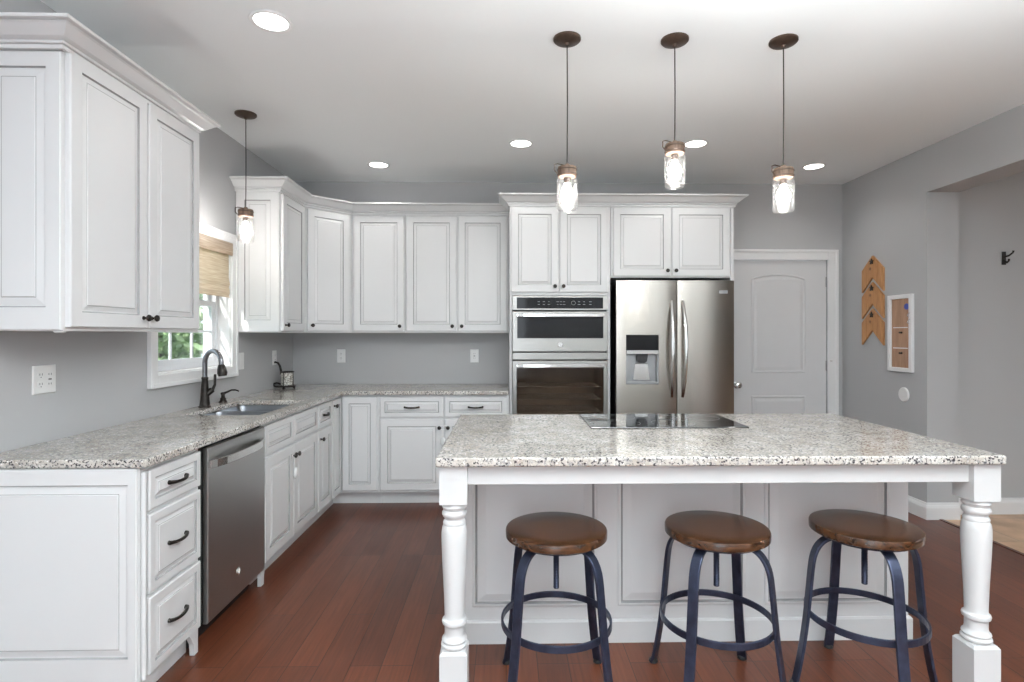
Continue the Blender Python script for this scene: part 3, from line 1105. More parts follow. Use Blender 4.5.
def wall_cabinet_back(x0, x1, label, doors):
    t = thing('wall_cabinet', label, CAB, (x0, YU, 0), 0, 'white wall cabinets')
    body(t, 0, x1 - x0, D - YU - 0.003, ZU0, ZU1)
    for a, b_, kx in doors:
        add_door(t, a - x0, b_ - x0, UD0, UD1, (kx - x0, UD0 + 0.042))
wall_cabinet_back(-1.310, -0.857, 'white single-door wall cabinet on the back wall beside the angled corner cabinet', [(-1.290, -0.866, -0.898)])
wall_cabinet_back(-0.855, 0.022, 'white two-door wall cabinet on the back wall between single-door cabinet and wall ovens', [(-0.843, -0.424, -0.456), (-0.408, 0.006, -0.376)])

def crown_run():
    c = MB()
    c.sweep([(XL + 0.003, 3.996), (XU, 3.996), (XU, 4.461), (-1.312, YU), (0.022, YU)], CROWN, mats=CROWN_M)
    o = c.build('crown_moulding', WG)
    tag(o, 'white crown moulding along the tops of the corner and back wall cabinets', 'moulding')
crown_run()

# ------------------------------------------------------------------ tall oven cabinet and fridge surround
TF = 4.44
TX0, TX1 = 0.026, 0.829
OZ1 = 1.668
def oven_cabinet():
    w = TX1 - TX0
    t = thing('oven_cabinet', 'tall white cabinet holding the stacked wall ovens, two doors on top', CAB, (TX0, TF, 0), 0)
    d = D - TF - 0.004
    b = MB()
    b.box(0, 0.020, 0, d, 0.104, ZU1)
    b.box(w - 0.022, w, 0, d, 0.104, ZU1)
    b.box(0.020, w - 0.022, 0, d, OZ1, ZU1)
    b.box(0.020, w - 0.022, 0, d, 0.104, 0.56)
    b.box(0.020, w - 0.022, d - 0.01, d, 0.56, OZ1)
    b.build('cabinet_body', M['white'], t, bevel=0.001)
    toe(t, 0, w, 0.07)
    m = 0.394
    add_door(t, 0.012, m - 0.006, 1.694, 2.370, (m - 0.035, 1.740))
    add_door(t, m + 0.006, w - 0.020, 1.694, 2.370, (m + 0.033, 1.740))
    add_door(t, 0.012, w - 0.020, 0.124, 0.545, 'pull', 'drawer')
oven_cabinet()

def wall_oven():
    x0, x1 = TX0 + 0.022, TX1 - 0.024
    w = x1 - x0
    t = thing('wall_oven', 'stainless steel microwave and oven combination stacked in the tall white cabinet', 'oven', (x0, TF, 0), 0)
    MB().box(0.006, w - 0.006, 0.002, 0.50, 1.152, OZ1 - 0.006).build('chassis', M['gap'], t)
    cv = MB()
    cv.box(0.006, 0.03, 0.002, 0.46, 0.565, 1.150); cv.box(w - 0.03, w - 0.006, 0.002, 0.46, 0.565, 1.150)
    cv.box(0.03, w - 0.03, 0.002, 0.46, 0.565, 0.62); cv.box(0.03, w - 0.03, 0.002, 0.46, 1.125, 1.150)
    cv.box(0.006, w - 0.006, 0.46, 0.48, 0.565, 1.150)
    cv = cv.build('oven_cavity', M['enamel'], t)
    for z in (0.74, 0.84, 0.94):
        rk = MB()
        for k in range(9):
            yy = 0.04 + 0.05 * k
            rk.tube([(0.032, yy, z), (w - 0.032, yy, z)], 0.0035 if k else 0.006, 6)
        for xx in (0.05, w / 2, w - 0.05):
            rk.tube([(xx, 0.04, z - 0.004), (xx, 0.44, z - 0.004)], 0.003, 6)
        rk.build('oven_rack', M['steel_bright'], t)
    # face trim
    f = MB()
    f.box(0, w, -0.014, 0.0, 1.552, OZ1 - 0.004)
    f.build('control_frame', M['oven_steel'], t, bevel=0.002)
    p = MB()
    p.box(0.035, w - 0.035, -0.018, -0.0135, 1.564, 1.652)
    po = p.build('control_panel', M['glass_black'], t, bevel=0.001)
    r2 = random.Random(3)
    g = MB()
    # faint printed touch marks on the glass: short dashes, a dial ring
    for xx in (0.21, 0.25, 0.29, 0.36, 0.385, 0.41, 0.53, 0.57, 0.62):
        for zz in (1.594, 1.616):
            L = 0.012 + 0.01 * r2.random()
            MB().box(xx - L / 2, xx + L / 2, -0.0188, -0.0182, zz, zz + 0.004).build('touch_mark', M['mark'], po)
    ring = [(0.485 + 0.016 * math.cos(2 * PI * k / 20), -0.0186, 1.608 + 0.016 * math.sin(2 * PI * k / 20)) for k in range(20)]
    g.tube(ring, 0.0016, 5, closed=True, up=(0, 1, 0))
    g.build('dial_mark', M['mark'], po)
    # microwave door
    d = MB()
    d.box(0, w, -0.034, -0.002, 1.222, 1.540)
    d = d.build('microwave_door', M['oven_steel'], t, bevel=0.003)
    MB().box(0.038, w - 0.036, -0.0365, -0.0335, 1.328, 1.500).build('microwave_window', M['glass_black'], d, bevel=0.001)
    def bar(z, parent, zf):
        h = MB()
        n = 16
        pts = [(w / 2 + s * 0.335, zf - 0.022 - 0.022 * (1 - abs(s) ** 3), z) for s in [-1 + 2 * k / n for k in range(n + 1)]]
        h.tube(pts, 1, flat=(0.026, 0.016), up=(0, 0, 1))
        for s in (-1, 1):
            h.box(w / 2 + s * 0.335 - 0.012, w / 2 + s * 0.335 + 0.012, zf - 0.030, zf, z - 0.012, z + 0.012)
        h.build('handle', M['steel_bright'], parent, bevel=0.003)
    bar(1.509, d, -0.034)
    e = MB()
    ex, ez, ey = w / 2, 1.276, -0.034
    e.lathe([(0.019, 0), (0.019, 0.002), (0.0165, 0.003), (0.0165, 0.0015)], 24, 'y', (ex, ey, ez))
    e.tube([(ex - 0.010, ey - 0.003, ez + 0.006), (ex - 0.005, ey - 0.003, ez + 0.011), (ex - 0.002, ey - 0.003, ez + 0.004), (ex - 0.009, ey - 0.003, ez - 0.002), (ex - 0.003, ey - 0.003, ez - 0.009), (ex + 0.002, ey - 0.003, ez - 0.002), (ex + 0.008, ey - 0.003, ez + 0.009), (ex + 0.003, ey - 0.003, ez + 0.002), (ex + 0.010, ey - 0.003, ez - 0.006)], 0.0012, 6)
    e.build('emblem', M['steel_bright'], d)
    # vent strip between the two, with bright corner catches
    MB().box(0.0, w, -0.030, -0.002, 1.158, 1.214).build('vent_strip', M['oven_steel'], t, bevel=0.003)
    # lower oven door
    d2 = MB()
    d2.cells([0, 0.036, w - 0.036, w], [0.600, 0.690, 1.090, 1.150], [(i, j) for i in range(3) for j in range(3) if (i, j) != (1, 1)], -0.036, -0.002, 'xz')
    d2 = d2.build('oven_door', M['oven_steel'], t, bevel=0.003)
    MB().box(0.0362, w - 0.0362, -0.0375, -0.033, 0.6902, 1.0898).build('oven_window', M['oven_glass'], d2)
    bar(1.112, d2, -0.036)
wall_oven()

FX0, FX1 = 0.833, 1.823
def fridge_surround():
    t = thing('fridge_cabinet', 'white two-door cabinet above the refrigerator with a tall side panel', CAB, (FX0, TF, 0), 0)
    w = FX1 - FX0
    d = D - TF - 0.004
    body(t, 0, w - 0.026, d, 1.812, ZU1)
    MB().box(w - 0.024, w, 0.0, d, 0, ZU1).build('side_panel', M['white'], t, bevel=0.0015)
    m = 0.483
    add_door(t, 0.018, m - 0.006, 1.822, 2.370, (m - 0.035, 1.866))
    add_door(t, m + 0.006, w - 0.036, 1.822, 2.370, (m + 0.033, 1.866))
fridge_surround()

def crown_tall():
    c = MB()
    c.sweep([(TX0, 4.656), (TX0, TF), (FX1, TF), (FX1, D - 0.003)], [(o, z + 0.006) for o, z in CROWN], mats=CROWN_M)
    o = c.build('crown_moulding', WG)
    tag(o, 'white crown moulding stepping forward over the oven cabinet and refrigerator', 'moulding')
crown_tall()

def fridge():
    x0, x1 = 0.860, 1.786
    w = x1 - x0
    yf = 4.330
    t = thing('refrigerator', 'stainless steel french-door refrigerator with ice and water dispenser', 'refrigerator', (x0, yf, 0), 0)
    MB().box(0.012, w - 0.012, 0.075, 0.70, 0.02, 1.765).build('case', M['black'], t, bevel=0.004)
    def bowed(xa, xb, za, zb, hole=None):
        # door with a gently bowed front; hole = (x0,x1,z0,z1) cuts a dispenser niche
        b = MB()
        n = 12
        xs = [xa + (xb - xa) * k / n for k in range(n + 1)]
        zs = [za, zb]
        if hole:
            xs = sorted(set([x for x in xs if not (hole[0] - 0.015 < x < hole[1] + 0.015)] + [hole[0], hole[1]]))
            zs = [za, hole[2], hole[3], zb]
        def yb(x):
            s = 2 * (x - xa) / (xb - xa) - 1
            return 0.012 * abs(s) ** 2.5
        key = {}
        def mk(i, j, back):
            k = (i, j, back)
            if k not in key:
                key[k] = len(b.v)
                b.v.append((xs[i], 0.066 if back else yb(xs[i]), zs[j]))
            return key[k]
        nx, nz = len(xs) - 1, len(zs) - 1
        for i in range(nx):
            for j in range(nz):
                if hole and abs(xs[i] - hole[0]) < 1e-6 and j == 1:
                    continue
                b.face([mk(i, j, 0), mk(i + 1, j, 0), mk(i + 1, j + 1, 0), mk(i, j + 1, 0)], 0, False)
        b2 = []
        for i in range(nx):
            b.face([mk(i, 0, 0), mk(i, 0, 1), mk(i + 1, 0, 1), mk(i + 1, 0, 0)])
            b.face([mk(i, nz, 0), mk(i + 1, nz, 0), mk(i + 1, nz, 1), mk(i, nz, 1)])
        for j in range(nz):
            b.face([mk(0, j, 0), mk(0, j + 1, 0), mk(0, j + 1, 1), mk(0, j, 1)])
            b.face([mk(nx, j, 0), mk(nx, j, 1), mk(nx, j + 1, 1), mk(nx, j + 1, 0)])
            for i in range(nx):
                b.face([mk(i, j, 1), mk(i, j + 1, 1), mk(i + 1, j + 1, 1), mk(i + 1, j, 1)])
        b.s = [True] * len(b.s)
        return b
    m = 0.476
    hx0, hx1, hz0, hz1 = 0.074, 0.330, 0.968, 1.356
    ld = bowed(0.0, m - 0.003, 0.715, 1.780, (hx0, hx1, hz0, hz1)).build('door', M['steel'], t)
    rd = bowed(m + 0.003, w, 0.715, 1.780).build('door', M['steel'], t)
    fz = bowed(0.0, w, 0.07, 0.705).build('freezer_drawer', M['steel'], t)
    # dispenser
    p = MB()
    p.box(hx0 + 0.004, hx1 - 0.004, 0.004, 0.05, 1.236, hz1 - 0.003)
    p.build('dispenser_panel', M['glass_black'], ld, bevel=0.001)
    MB().box(hx0 + 0.002, hx1 - 0.002, -0.004, 0.05, 1.206, 1.234).build('dispenser_trim', M['steel_bright'], ld, bevel=0.002)
    nb = MB()
    nb.box(hx0 + 0.001, hx0 + 0.012, 0.001, 0.060, hz0 + 0.002, 1.206)
    nb.box(hx1 - 0.012, hx1 - 0.001, 0.001, 0.060, hz0 + 0.002, 1.206)
    nb.box(hx0 + 0.012, hx1 - 0.012, 0.001, 0.060, hz0 + 0.002, hz0 + 0.018)
    nb.box(hx0 + 0.012, hx1 - 0.012, 0.050, 0.060, hz0 + 0.018, 1.206)
    nb.build('dispenser_niche', M['dispgrey'], ld, bevel=0.001)
    pd = MB()
    xc = (hx0 + hx1) / 2
    pd.prism([(xc - 0.045, 1.204), (xc + 0.045, 1.204), (xc + 0.038, 1.150), (xc + 0.02, 1.135), (xc - 0.02, 1.135), (xc - 0.038, 1.150)], 0.008, 0.046)
    pd.build('dispenser_spout', M['black'], ld)
    MB().prism([(xc - 0.05, 1.125), (xc + 0.05, 1.125), (xc + 0.065, 1.0), (xc - 0.065, 1.0)], 0.036, 0.046).build('dispenser_paddle', M['steel_bright'], ld)
    # two bowed bar handles
    for door, hx, s in ((ld, m - 0.042, -1), (rd, m + 0.042, 1)):
        h = MB()
        n = 20
        pts, rad = [], []
        for k in range(n + 1):
            q = -1 + 2 * k / n
            pts.append((hx + s * 0.010 * (1 - q * q), 0.008 - 0.062 * (1 - abs(q) ** 2.2), 1.245 + q * 0.375))
            rad.append(0.0155 - 0.004 * abs(q) ** 3)
        h.tube(pts, rad, 12, up=(1, 0, 0))
        h.build('handle', M['steel_bright'], door)
    nm = MB()
    nm.box(w - 0.122, w - 0.052, -0.003 + 0.004, 0.012, 1.678, 1.704)
    no = nm.build('name_plate', M['dispgrey'], rd, bevel=0.001)
    MB().box(0.05, w - 0.05, 0.09, 0.14, 0.0, 0.06).build('toe_grille', M['black'], t)
fridge()

# ------------------------------------------------------------------ island
IX0, IX1, IY0, IY1 = -0.257, 1.848, 2.02, 3.125
IZ = 0.912
PB = 2.045                         # front of the posts
def island():
    t = thing('kitchen_island', 'long white kitchen island with panelled front and turned corner posts', 'kitchen island', (0.795, 2.6, 0), 0)
    ox, oy = 0.795, 2.6
    bx0, bx1, by0, by1 = -0.205, 1.80, 2.462, IY1 - 0.03
    top = IZ - 0.036
    # body
    MB().box(bx0 - ox, bx1 - ox, by0 - oy, by1 - oy, 0, top).build('cabinet_body', M['white'], t, bevel=0.002)
    # panelled front: three raised panels in their frames
    for (xa, xb) in ((-0.150, 0.402), (0.492, 1.062), (1.148, 1.710)):
        b = MB()
        w, z0, h = xb - xa, 0.160, top - 0.02 - 0.160
        rs, mats = [], []
        for i, (d, y, g) in enumerate(((0, 0.0, 0), (0.0, -0.006, 0), (0.006, -0.010, 0), (0.014, -0.010, 0), (0.018, -0.004, 1), (0.023, -0.003, 1), (0.027, -0.003, 0), (0.060, -0.012, 0), (0.062, -0.012, 0))):
            rs.append([(xa + d - ox, by0 - oy + y, z0 + d), (xb - d - ox, by0 - oy + y, z0 + d), (xb - d - ox, by0 - oy + y, z0 + h - d), (xa + d - ox, by0 - oy + y, z0 + h - d)])
            if i:
                mats.append(g)
        mats.append(0)
        b.rings(rs, 0, False, False, True, mats=mats)
        b.build('front_panel', WG, t)
    s = MB()
    s.sweep([(bx0 - ox, by1 - oy), (bx0 - ox, by0 - oy), (bx1 - ox, by0 - oy), (bx1 - ox, by1 - oy)], [(0, 0), (0.012, 0), (0.012, 0.092), (0.006, 0.100), (0, 0.100)])
    s.build('base_moulding', M['white'], t)
    # aprons under the overhang
    a = MB()
    a.box(IX0 + 0.11 - ox, IX1 - 0.105 - ox, PB + 0.022 - oy, PB + 0.044 - oy, 0.803, top)
    a.build('apron', M['white'], t, bevel=0.002)
    for xa in (IX0 + 0.045, IX1 - 0.065):
        MB().box(xa - ox, xa + 0.022 - ox, PB + 0.104 - oy, by0 - oy, 0.808, top).build('apron', M['white'], t, bevel=0.002)
    # turned posts
    hw = 0.051
    prof = [(0.040, 0.735), (0.043, 0.728), (0.047, 0.719), (0.043, 0.710), (0.039, 0.706), (0.0465, 0.697), (0.047, 0.690), (0.043, 0.681), (0.037, 0.676), (0.036, 0.670), (0.0405, 0.664), (0.043, 0.657), (0.041, 0.650),
            (0.046, 0.640), (0.0485, 0.620), (0.0485, 0.585), (0.0465, 0.53), (0.043, 0.46), (0.0395, 0.39), (0.0375, 0.33), (0.037, 0.305), (0.039, 0.301), (0.045, 0.297), (0.047, 0.290), (0.045, 0.282), (0.039, 0.278), (0.037, 0.272), (0.0372, 0.245), (0.040, 0.232), (0.046, 0.227), (0.0475, 0.222), (0.044, 0.217), (0.044, 0.213), (0.0495, 0.208), (0.050, 0.203), (0.046, 0.197), (0.040, 0.190)]
    for cx in (IX0 + 0.012 + hw, IX1 - hw - 0.002):
        cy = PB + hw
        p = MB()
        p.box(cx - hw - ox, cx + hw - ox, cy - hw - oy, cy + hw - oy, 0.735, top)
        # lower block with sloped shoulders
        lo = []
        for z, k in ((0.0, hw), (0.182, hw), (0.192, hw - 0.008)):
            lo.append([(cx - k - ox, cy - k - oy, z), (cx + k - ox, cy - k - oy, z), (cx + k - ox, cy + k - oy, z), (cx - k - ox, cy + k - oy, z)])
        p.rings(lo, 0, False)
        p.lathe(list(reversed(prof)), 36, 'z', (cx - ox, cy - oy, 0))
        p.build('leg', M['white'], t, bevel=0.002, angle=60)
    return t
island()
o = MB().box(IX0, IX1, IY0, IY1, IZ - 0.034, IZ).build('island_countertop', M['granite'], bevel=0.007, seg=3)
tag(o, 'rectangular speckled light granite countertop on the kitchen island', 'countertop')

def cooktop():
    x0, x1, y0, y1 = 0.402, 1.160, 2.640, 3.090
    t = thing('cooktop', 'black glass electric cooktop set into the island countertop', 'cooktop', ((x0 + x1) / 2, (y0 + y1) / 2, IZ))
    hx, hy = (x1 - x0) / 2, (y1 - y0) / 2
    MB().box(-hx, hx, -hy, hy, 0.0005, 0.006).build('glass_top', M['cooktop'], t, bevel=0.002)
    for (cx, cy, r) in ((-0.19, 0.09, 0.09), (-0.19, -0.10, 0.075), (0.05, 0.09, 0.075), (0.05, -0.10, 0.105), (0.26, 0.06, 0.08)):
        ring = [(cx + r * math.cos(2 * PI * k / 40), cy + r * math.sin(2 * PI * k / 40), 0.0063) for k in range(40)]
        MB().tube(ring, 1, flat=(0.0006, 0.0016), up=(0, 0, 1), closed=True).build('burner_ring', M['mark'], t)
    for k in range(5):
        MB().lathe([(0.009, 0), (0.009, 0.0006)], 14, 'z', (-hx + 0.025, -0.15 + 0.065 * k, 0.0060)).build('touch_control', M['mark'], t)
cooktop()

# ------------------------------------------------------------------ stools
def stool():
    t = thing('bar_stool', 'first stool', 'stool', (0, 0, 0), 0, 'round swivel stools at the island')
    H = 0.626
    MB().lathe([(0.150, H - 0.034), (0.186, H - 0.033), (0.192, H - 0.029), (0.1925, H - 0.007), (0.190, H - 0.0015), (0.184, H), (0.12, H - 0.001), (0.05, H - 0.002), (0.01, H - 0.0025)], 48).build('seat', M['seat'], t)
    pl = MB()
    pl.lathe([(0.165, H - 0.045), (0.168, H - 0.040), (0.165, H - 0.0365)], 40)
    pl.build('seat_plate', M['metal_blue'], t)
    r = MB()
    prof = [(0.010, 0.395)]
    k = 0
    z = 0.40
    while z < 0.53:
        prof += [(0.0115, z), (0.0098, z + 0.003)]
        z += 0.006
    prof += [(0.0115, 0.533), (0.019, 0.535), (0.019, 0.565), (0.024, 0.567), (0.024, H - 0.0455)]
    r.lathe(prof, 16)
    r.build('screw_post', M['metal_blue'], t)
    for a in (45, 135, 225, 315):
        L = MB()
        ca, sa = math.cos(R(a)), math.sin(R(a))
        P = [(0.268, 0.0), (0.254, 0.06), (0.236, 0.16), (0.222, 0.26), (0.212, 0.36), (0.203, 0.45), (0.195, 0.500), (0.180, 0.536), (0.157, 0.561), (0.125, 0.575), (0.09, 0.5795), (0.02, 0.581)]
        # smooth the bend
        pts = []
        for i in range(len(P) - 1):
            p0, p1, p2, p3 = P[max(0, i - 1)], P[i], P[i + 1], P[min(len(P) - 1, i + 2)]
            for q in range(4):
                s = q / 4
                f = lambda a0, a1, a2, a3: 0.5 * ((2 * a1) + (-a0 + a2) * s + (2 * a0 - 5 * a1 + 4 * a2 - a3) * s * s + (-a0 + 3 * a1 - 3 * a2 + a3) * s ** 3)
                pts.append((f(p0[0], p1[0], p2[0], p3[0]), f(p0[1], p1[1], p2[1], p3[1])))
        pts.append(P[-1])
        tang = (-sa, ca, 0)
        L.tube([(rr * ca, rr * sa, zz) for rr, zz in pts], 1, flat=(0.038, 0.012), up=tang)
        o = L.build('leg', M['metal_blue'], t, bevel=0.003)
        fp = MB()
        fp.lathe([(0.017, 0.0), (0.019, 0.004), (0.017, 0.012), (0.01, 0.014)], 14, 'z', (0.267 * ca, 0.267 * sa, 0.0))
        fp.build('foot_pad', M['black'], o)
    rg = MB()
    rr = 0.206
    ring = [(rr * math.cos(2 * PI * k / 56), rr * math.sin(2 * PI * k / 56), 0.275) for k in range(56)]
    rg.tube(ring, 1, flat=(0.026, 0.008), up=(0, 0, 1), closed=True)
    rg.build('foot_ring', M['metal_blue'], t, bevel=0.002)
    return t
s1 = stool()
s1.location = (0.190, 2.120, 0)
s1['label'] = 'round wooden stool under the left end of the island, nearest the left turned post'
s2 = dup(s1, (0.806, 2.125, 0), R(2), 'middle round wooden stool of the three under the island')
s3 = dup(s1, (1.385, 2.130, 0), R(42), 'round wooden stool under the right end of the island, beside the right turned post')

# ------------------------------------------------------------------ pendants and recessed lights
def pendant(loc, drop, label):
    """loc = ceiling point; drop = height of the jar's bottom"""
    t = thing('pendant_light', label, 'pendant light', loc, 0, 'mason jar pendant lights')
    zj = drop - loc[2]
    MB().lathe([(0.064, 0.0), (0.064, -0.008), (0.058, -0.014), (0.030, -0.020), (0.012, -0.024), (0.008, -0.034)], 32).build('canopy', M['canopy'], t)
    MB().tube([(0, 0, -0.03), (0.0015, 0, (zj + 0.21 - 0.03) / 2), (0, 0, zj + 0.208)], 0.0028, 8).build('cord', M['bronze'], t)
    c = MB()
    c.lathe([(0.010, zj + 0.218), (0.014, zj + 0.208), (0.030, zj + 0.206), (0.042, zj + 0.203), (0.044, zj + 0.197), (0.044, zj + 0.162), (0.042, zj + 0.158), (0.02, zj + 0.156)], 28)
    cp = c.build('cap', M['capwood'], t)
    b = MB()
    for z in (zj + 0.168, zj + 0.190):
        b.tube([(0.045 * math.cos(2 * PI * k / 28), 0.045 * math.sin(2 * PI * k / 28), z) for k in range(28)], 0.0022, 6, closed=True, up=(0, 0, 1))
    b.tube([(-0.047, -0.01, zj + 0.172), (-0.060, -0.012, zj + 0.186), (-0.060, -0.012, zj + 0.212), (-0.045, -0.008, zj + 0.217), (-0.012, 0, zj + 0.212)], 0.0028, 6)
    b.build('wire_bail', M['canopy'], cp)
    j = MB()
    j.lathe([(0.040, zj + 0.160), (0.040, zj + 0.152), (0.048, zj + 0.144), (0.049, zj + 0.132), (0.049, zj + 0.012), (0.043, zj + 0.001), (0.010, zj + 0.004),
             (0.010, zj + 0.007), (0.041, zj + 0.005), (0.0465, zj + 0.014), (0.0465, zj + 0.132), (0.0455, zj + 0.143), (0.0375, zj + 0.151), (0.0375, zj + 0.160)], 32)
    j.build('glass_jar', M['jar'], t)
    s = MB()
    s.lathe([(0.016, zj + 0.156), (0.016, zj + 0.132), (0.013, zj + 0.126)], 16)
    s.build('lamp_socket', M['canopy'], t)
    s = MB()
    s.lathe([(0.012, zj + 0.126), (0.013, zj + 0.116), (0.022, zj + 0.100), (0.029, zj + 0.082), (0.030, zj + 0.068), (0.025, zj + 0.050), (0.012, zj + 0.038), (0.003, zj + 0.036)], 20)
    s.build('bulb', M['bulb'], t)
    return t
pendant((0.283, 2.592, HC), 1.934, 'mason jar pendant above the island, leftmost of its row of three')
pendant((0.787, 2.592, HC), 2.045, 'mason jar pendant above the island hung highest, middle of the row of three')
pendant((1.300, 2.592, HC), 1.934, 'mason jar pendant above the island at the right end of the row of three')
pendant((-1.627, 3.52, HC), 1.935, 'mason jar pendant hanging by the window over the sink')

def downlight(x, y, label, e=9):
    t = thing('recessed_light', label, 'ceiling light', (x, y, HC), 0, 'recessed ceiling lights')
    MB().lathe([(0.070, -0.001), (0.088, -0.001), (0.090, -0.004), (0.086, -0.008), (0.072, -0.006)], 36, cap0=False, cap1=False).build('trim_ring', M['trim'], t)
    MB().lathe([(0.071, -0.002), (0.070, -0.0045), (0.01, -0.005)], 32).build('lens', M['lens'], t)
    light('downlight_beam', 'SPOT', (0, 0, -0.02), e, parent=t, radius=0.06, spot=R(140), color=(1, 0.98, 0.95))
downlight(-1.034, 2.475, 'round recessed ceiling light by the left wall cabinets, nearest of all')
downlight(-1.036, 4.55, 'round recessed ceiling light in front of the corner cabinet')
downlight(0.106, 4.02, 'round recessed ceiling light in front of the oven cabinet')
downlight(1.366, 4.00, 'round recessed ceiling light in front of the refrigerator')
downlight(2.518, 4.52, 'round recessed ceiling light in front of the white door')
# the same room goes on behind the camera, lit by more of these lamps
for x, y in ((-0.8, 0.2), (0.9, 0.2), (2.3, 0.2), (-0.8, -1.6), (0.9, -1.6), (2.3, -1.6)):
    light('downlight_beam', 'SPOT', (x, y, HC - 0.02), 20, radius=0.06, spot=R(140), color=(1, 0.98, 0.95))

# ------------------------------------------------------------------ window shade
def roman_shade():
    y0, y1 = WY0 + 0.016, WY1 - 0.028
    t = thing('window_shade', 'woven bamboo roman shade half raised in the window', 'window shade', (XL + 0.004, y0, WZ1 - 0.001), 0)
    w = y1 - y0
    b = MB()
    # front sheet with soft horizontal folds near the bottom
    prof = []
    for x, z in ((0.0, 0.0), (0.004, -0.10), (0.005, -0.24), (0.012, -0.28), (0.006, -0.305), (0.014, -0.34), (0.006, -0.358), (0.012, -0.374)):
        prof.append((x, z))
    ring = [(x, z) for x, z in prof] + [(x - 0.005, z) for x, z in reversed(prof)]
    b.rings([[(x, 0.010, z) for x, z in ring], [(x, w - 0.014, z) for x, z in ring]], 0, False)
    b.build('shade_fabric', M['shade'], t)
    v = MB()
    v.box(0.020, 0.028, 0, w, -0.085, 0.0)
    v.box(-0.006, 0.020, 0.001, w - 0.001, -0.02, 0.0)
    v.build('valance', M['shade'], t, bevel=0.002)
    MB().tube([(0.018, w - 0.012, -0.09), (0.018, w - 0.010, -0.30)], 0.0012, 6).build('cord', M['plastic'], t)
roman_shade()

# ------------------------------------------------------------------ outlets and switches
def wall_plate(name, label, cat, loc, rotz, w, h, kind, group=None):
    t = thing(name, label, cat, loc, rotz, group)
    b = MB()
    rs = []
    for d, y in ((0, -0.0004), (0, -0.003), (0.004, -0.006)):
        rs.append([(-w / 2 + d, y, -h / 2 + d), (w / 2 - d, y, -h / 2 + d), (w / 2 - d, y, h / 2 - d), (-w / 2 + d, y, h / 2 - d)])
    b.rings(rs, 0, False)
    b.build('cover_plate', M['plastic'], t)
    n = 2 if w > 0.1 else 1
    for g in range(n):
        cx = (-w / 4 + g * w / 2) if n == 2 else 0
        if n == 2:
            cx = -0.023 + 0.046 * g
        k = kind[g]
        if k == 'o':
            for s in (-1, 1):
                r = MB()
                r.lathe([(0.0165, 0), (0.0165, 0.002)], 20, 'y', (cx, -0.006, s * 0.0195))
                ro = r.build('receptacle', M['plastic'], t)
                q = MB()
                for dx in (-0.006, 0.006):
                    q.box(cx + dx - 0.0012, cx + dx + 0.0012, -0.0086, -0.0079, s * 0.0195 - 0.002, s * 0.0195 + 0.007)
                q.lathe([(0.0024, 0), (0.0024, 0.0006)], 10, 'y', (cx, -0.008, s * 0.0195 - 0.009))
                q.build('slot', M['slot'], ro)
        else:
            r = MB()
            r.box(cx - 0.0165, cx + 0.0165, -0.0075, -0.006, -0.033, 0.033)
            ro = r.build('rocker', M['plastic'], t, bevel=0.001)
            if k == 'g':
                q = MB()
                for s in (-1, 1):
                    for dx in (-0.006, 0.006):
                        q.box(cx + dx - 0.0012, cx + dx + 0.0012, -0.0082, -0.0075, s * 0.02 - 0.003, s * 0.02 + 0.005)
                q.box(cx - 0.008, cx + 0.008, -0.0082, -0.0075, -0.003, 0.003)
                q.build('slot', M['slot'], ro)
wall_plate('wall_outlet', 'white double outlet plate on the left wall under the large wall cabinet', 'outlet', (XL, 2.360, 1.172), RL, 0.117, 0.118, 'og')
wall_plate('light_switch', 'white switch plate on the left wall touching the window casing', 'switch', (XL, 4.065, 1.165), RL, 0.117, 0.122, 'ss')
wall_plate('wall_outlet', 'white outlet on the left wall above the candle holder', 'outlet', (XL, 4.665, 1.165), RL, 0.076, 0.120, 'o')
wall_plate('wall_outlet', 'white outlet on the back wall under the single-door wall cabinet', 'outlet', (-1.490, D, 1.163), 0, 0.076, 0.122, 'o')
wall_plate('wall_outlet', 'white outlet on the back wall near the wall ovens', 'outlet', (-0.289, D, 1.163), 0, 0.076, 0.122, 'g')

# ------------------------------------------------------------------ child locks on the knobs
def strap_lock(loc, rotz, label):
    t = thing('cabinet_lock', label, 'child lock', loc, rotz, 'white child locks')
    b = MB()
    # loop over both knob stems, then a strap down to the sliding catch
    pts = []
    for k in range(20):
        a = 2 * PI * k / 20
        pts.append((0.046 * math.cos(a), -0.0275, 0.004 + 0.016 * math.sin(a)))
    b.tube(pts, 0.0036, 8, closed=True, up=(0, 1, 0))
    b.tube([(-0.008, -0.0275, -0.010), (-0.010, -0.0275, -0.05), (-0.008, -0.0275, -0.085)], 1, flat=(0.016, 0.006), up=(1, 0, 0))
    b.build('strap', M['plastic'], t)
    c = MB()
    c.lathe([(0.012, 0.0), (0.020, -0.012), (0.021, -0.046), (0.014, -0.060)], 18, 'z', (-0.008, -0.034, -0.072), sy=0.6)
    c.build('catch', M['plastic'], t)
strap_lock((XF + 0.0005, 3.032 + 0.411, 0.618), RL, 'white child lock strap looped over the sink cabinet knobs')
strap_lock((-1.008 + 0.514, YF - 0.0005, 0.615), 0, 'white child lock strap on the knobs of the back base cabinet')

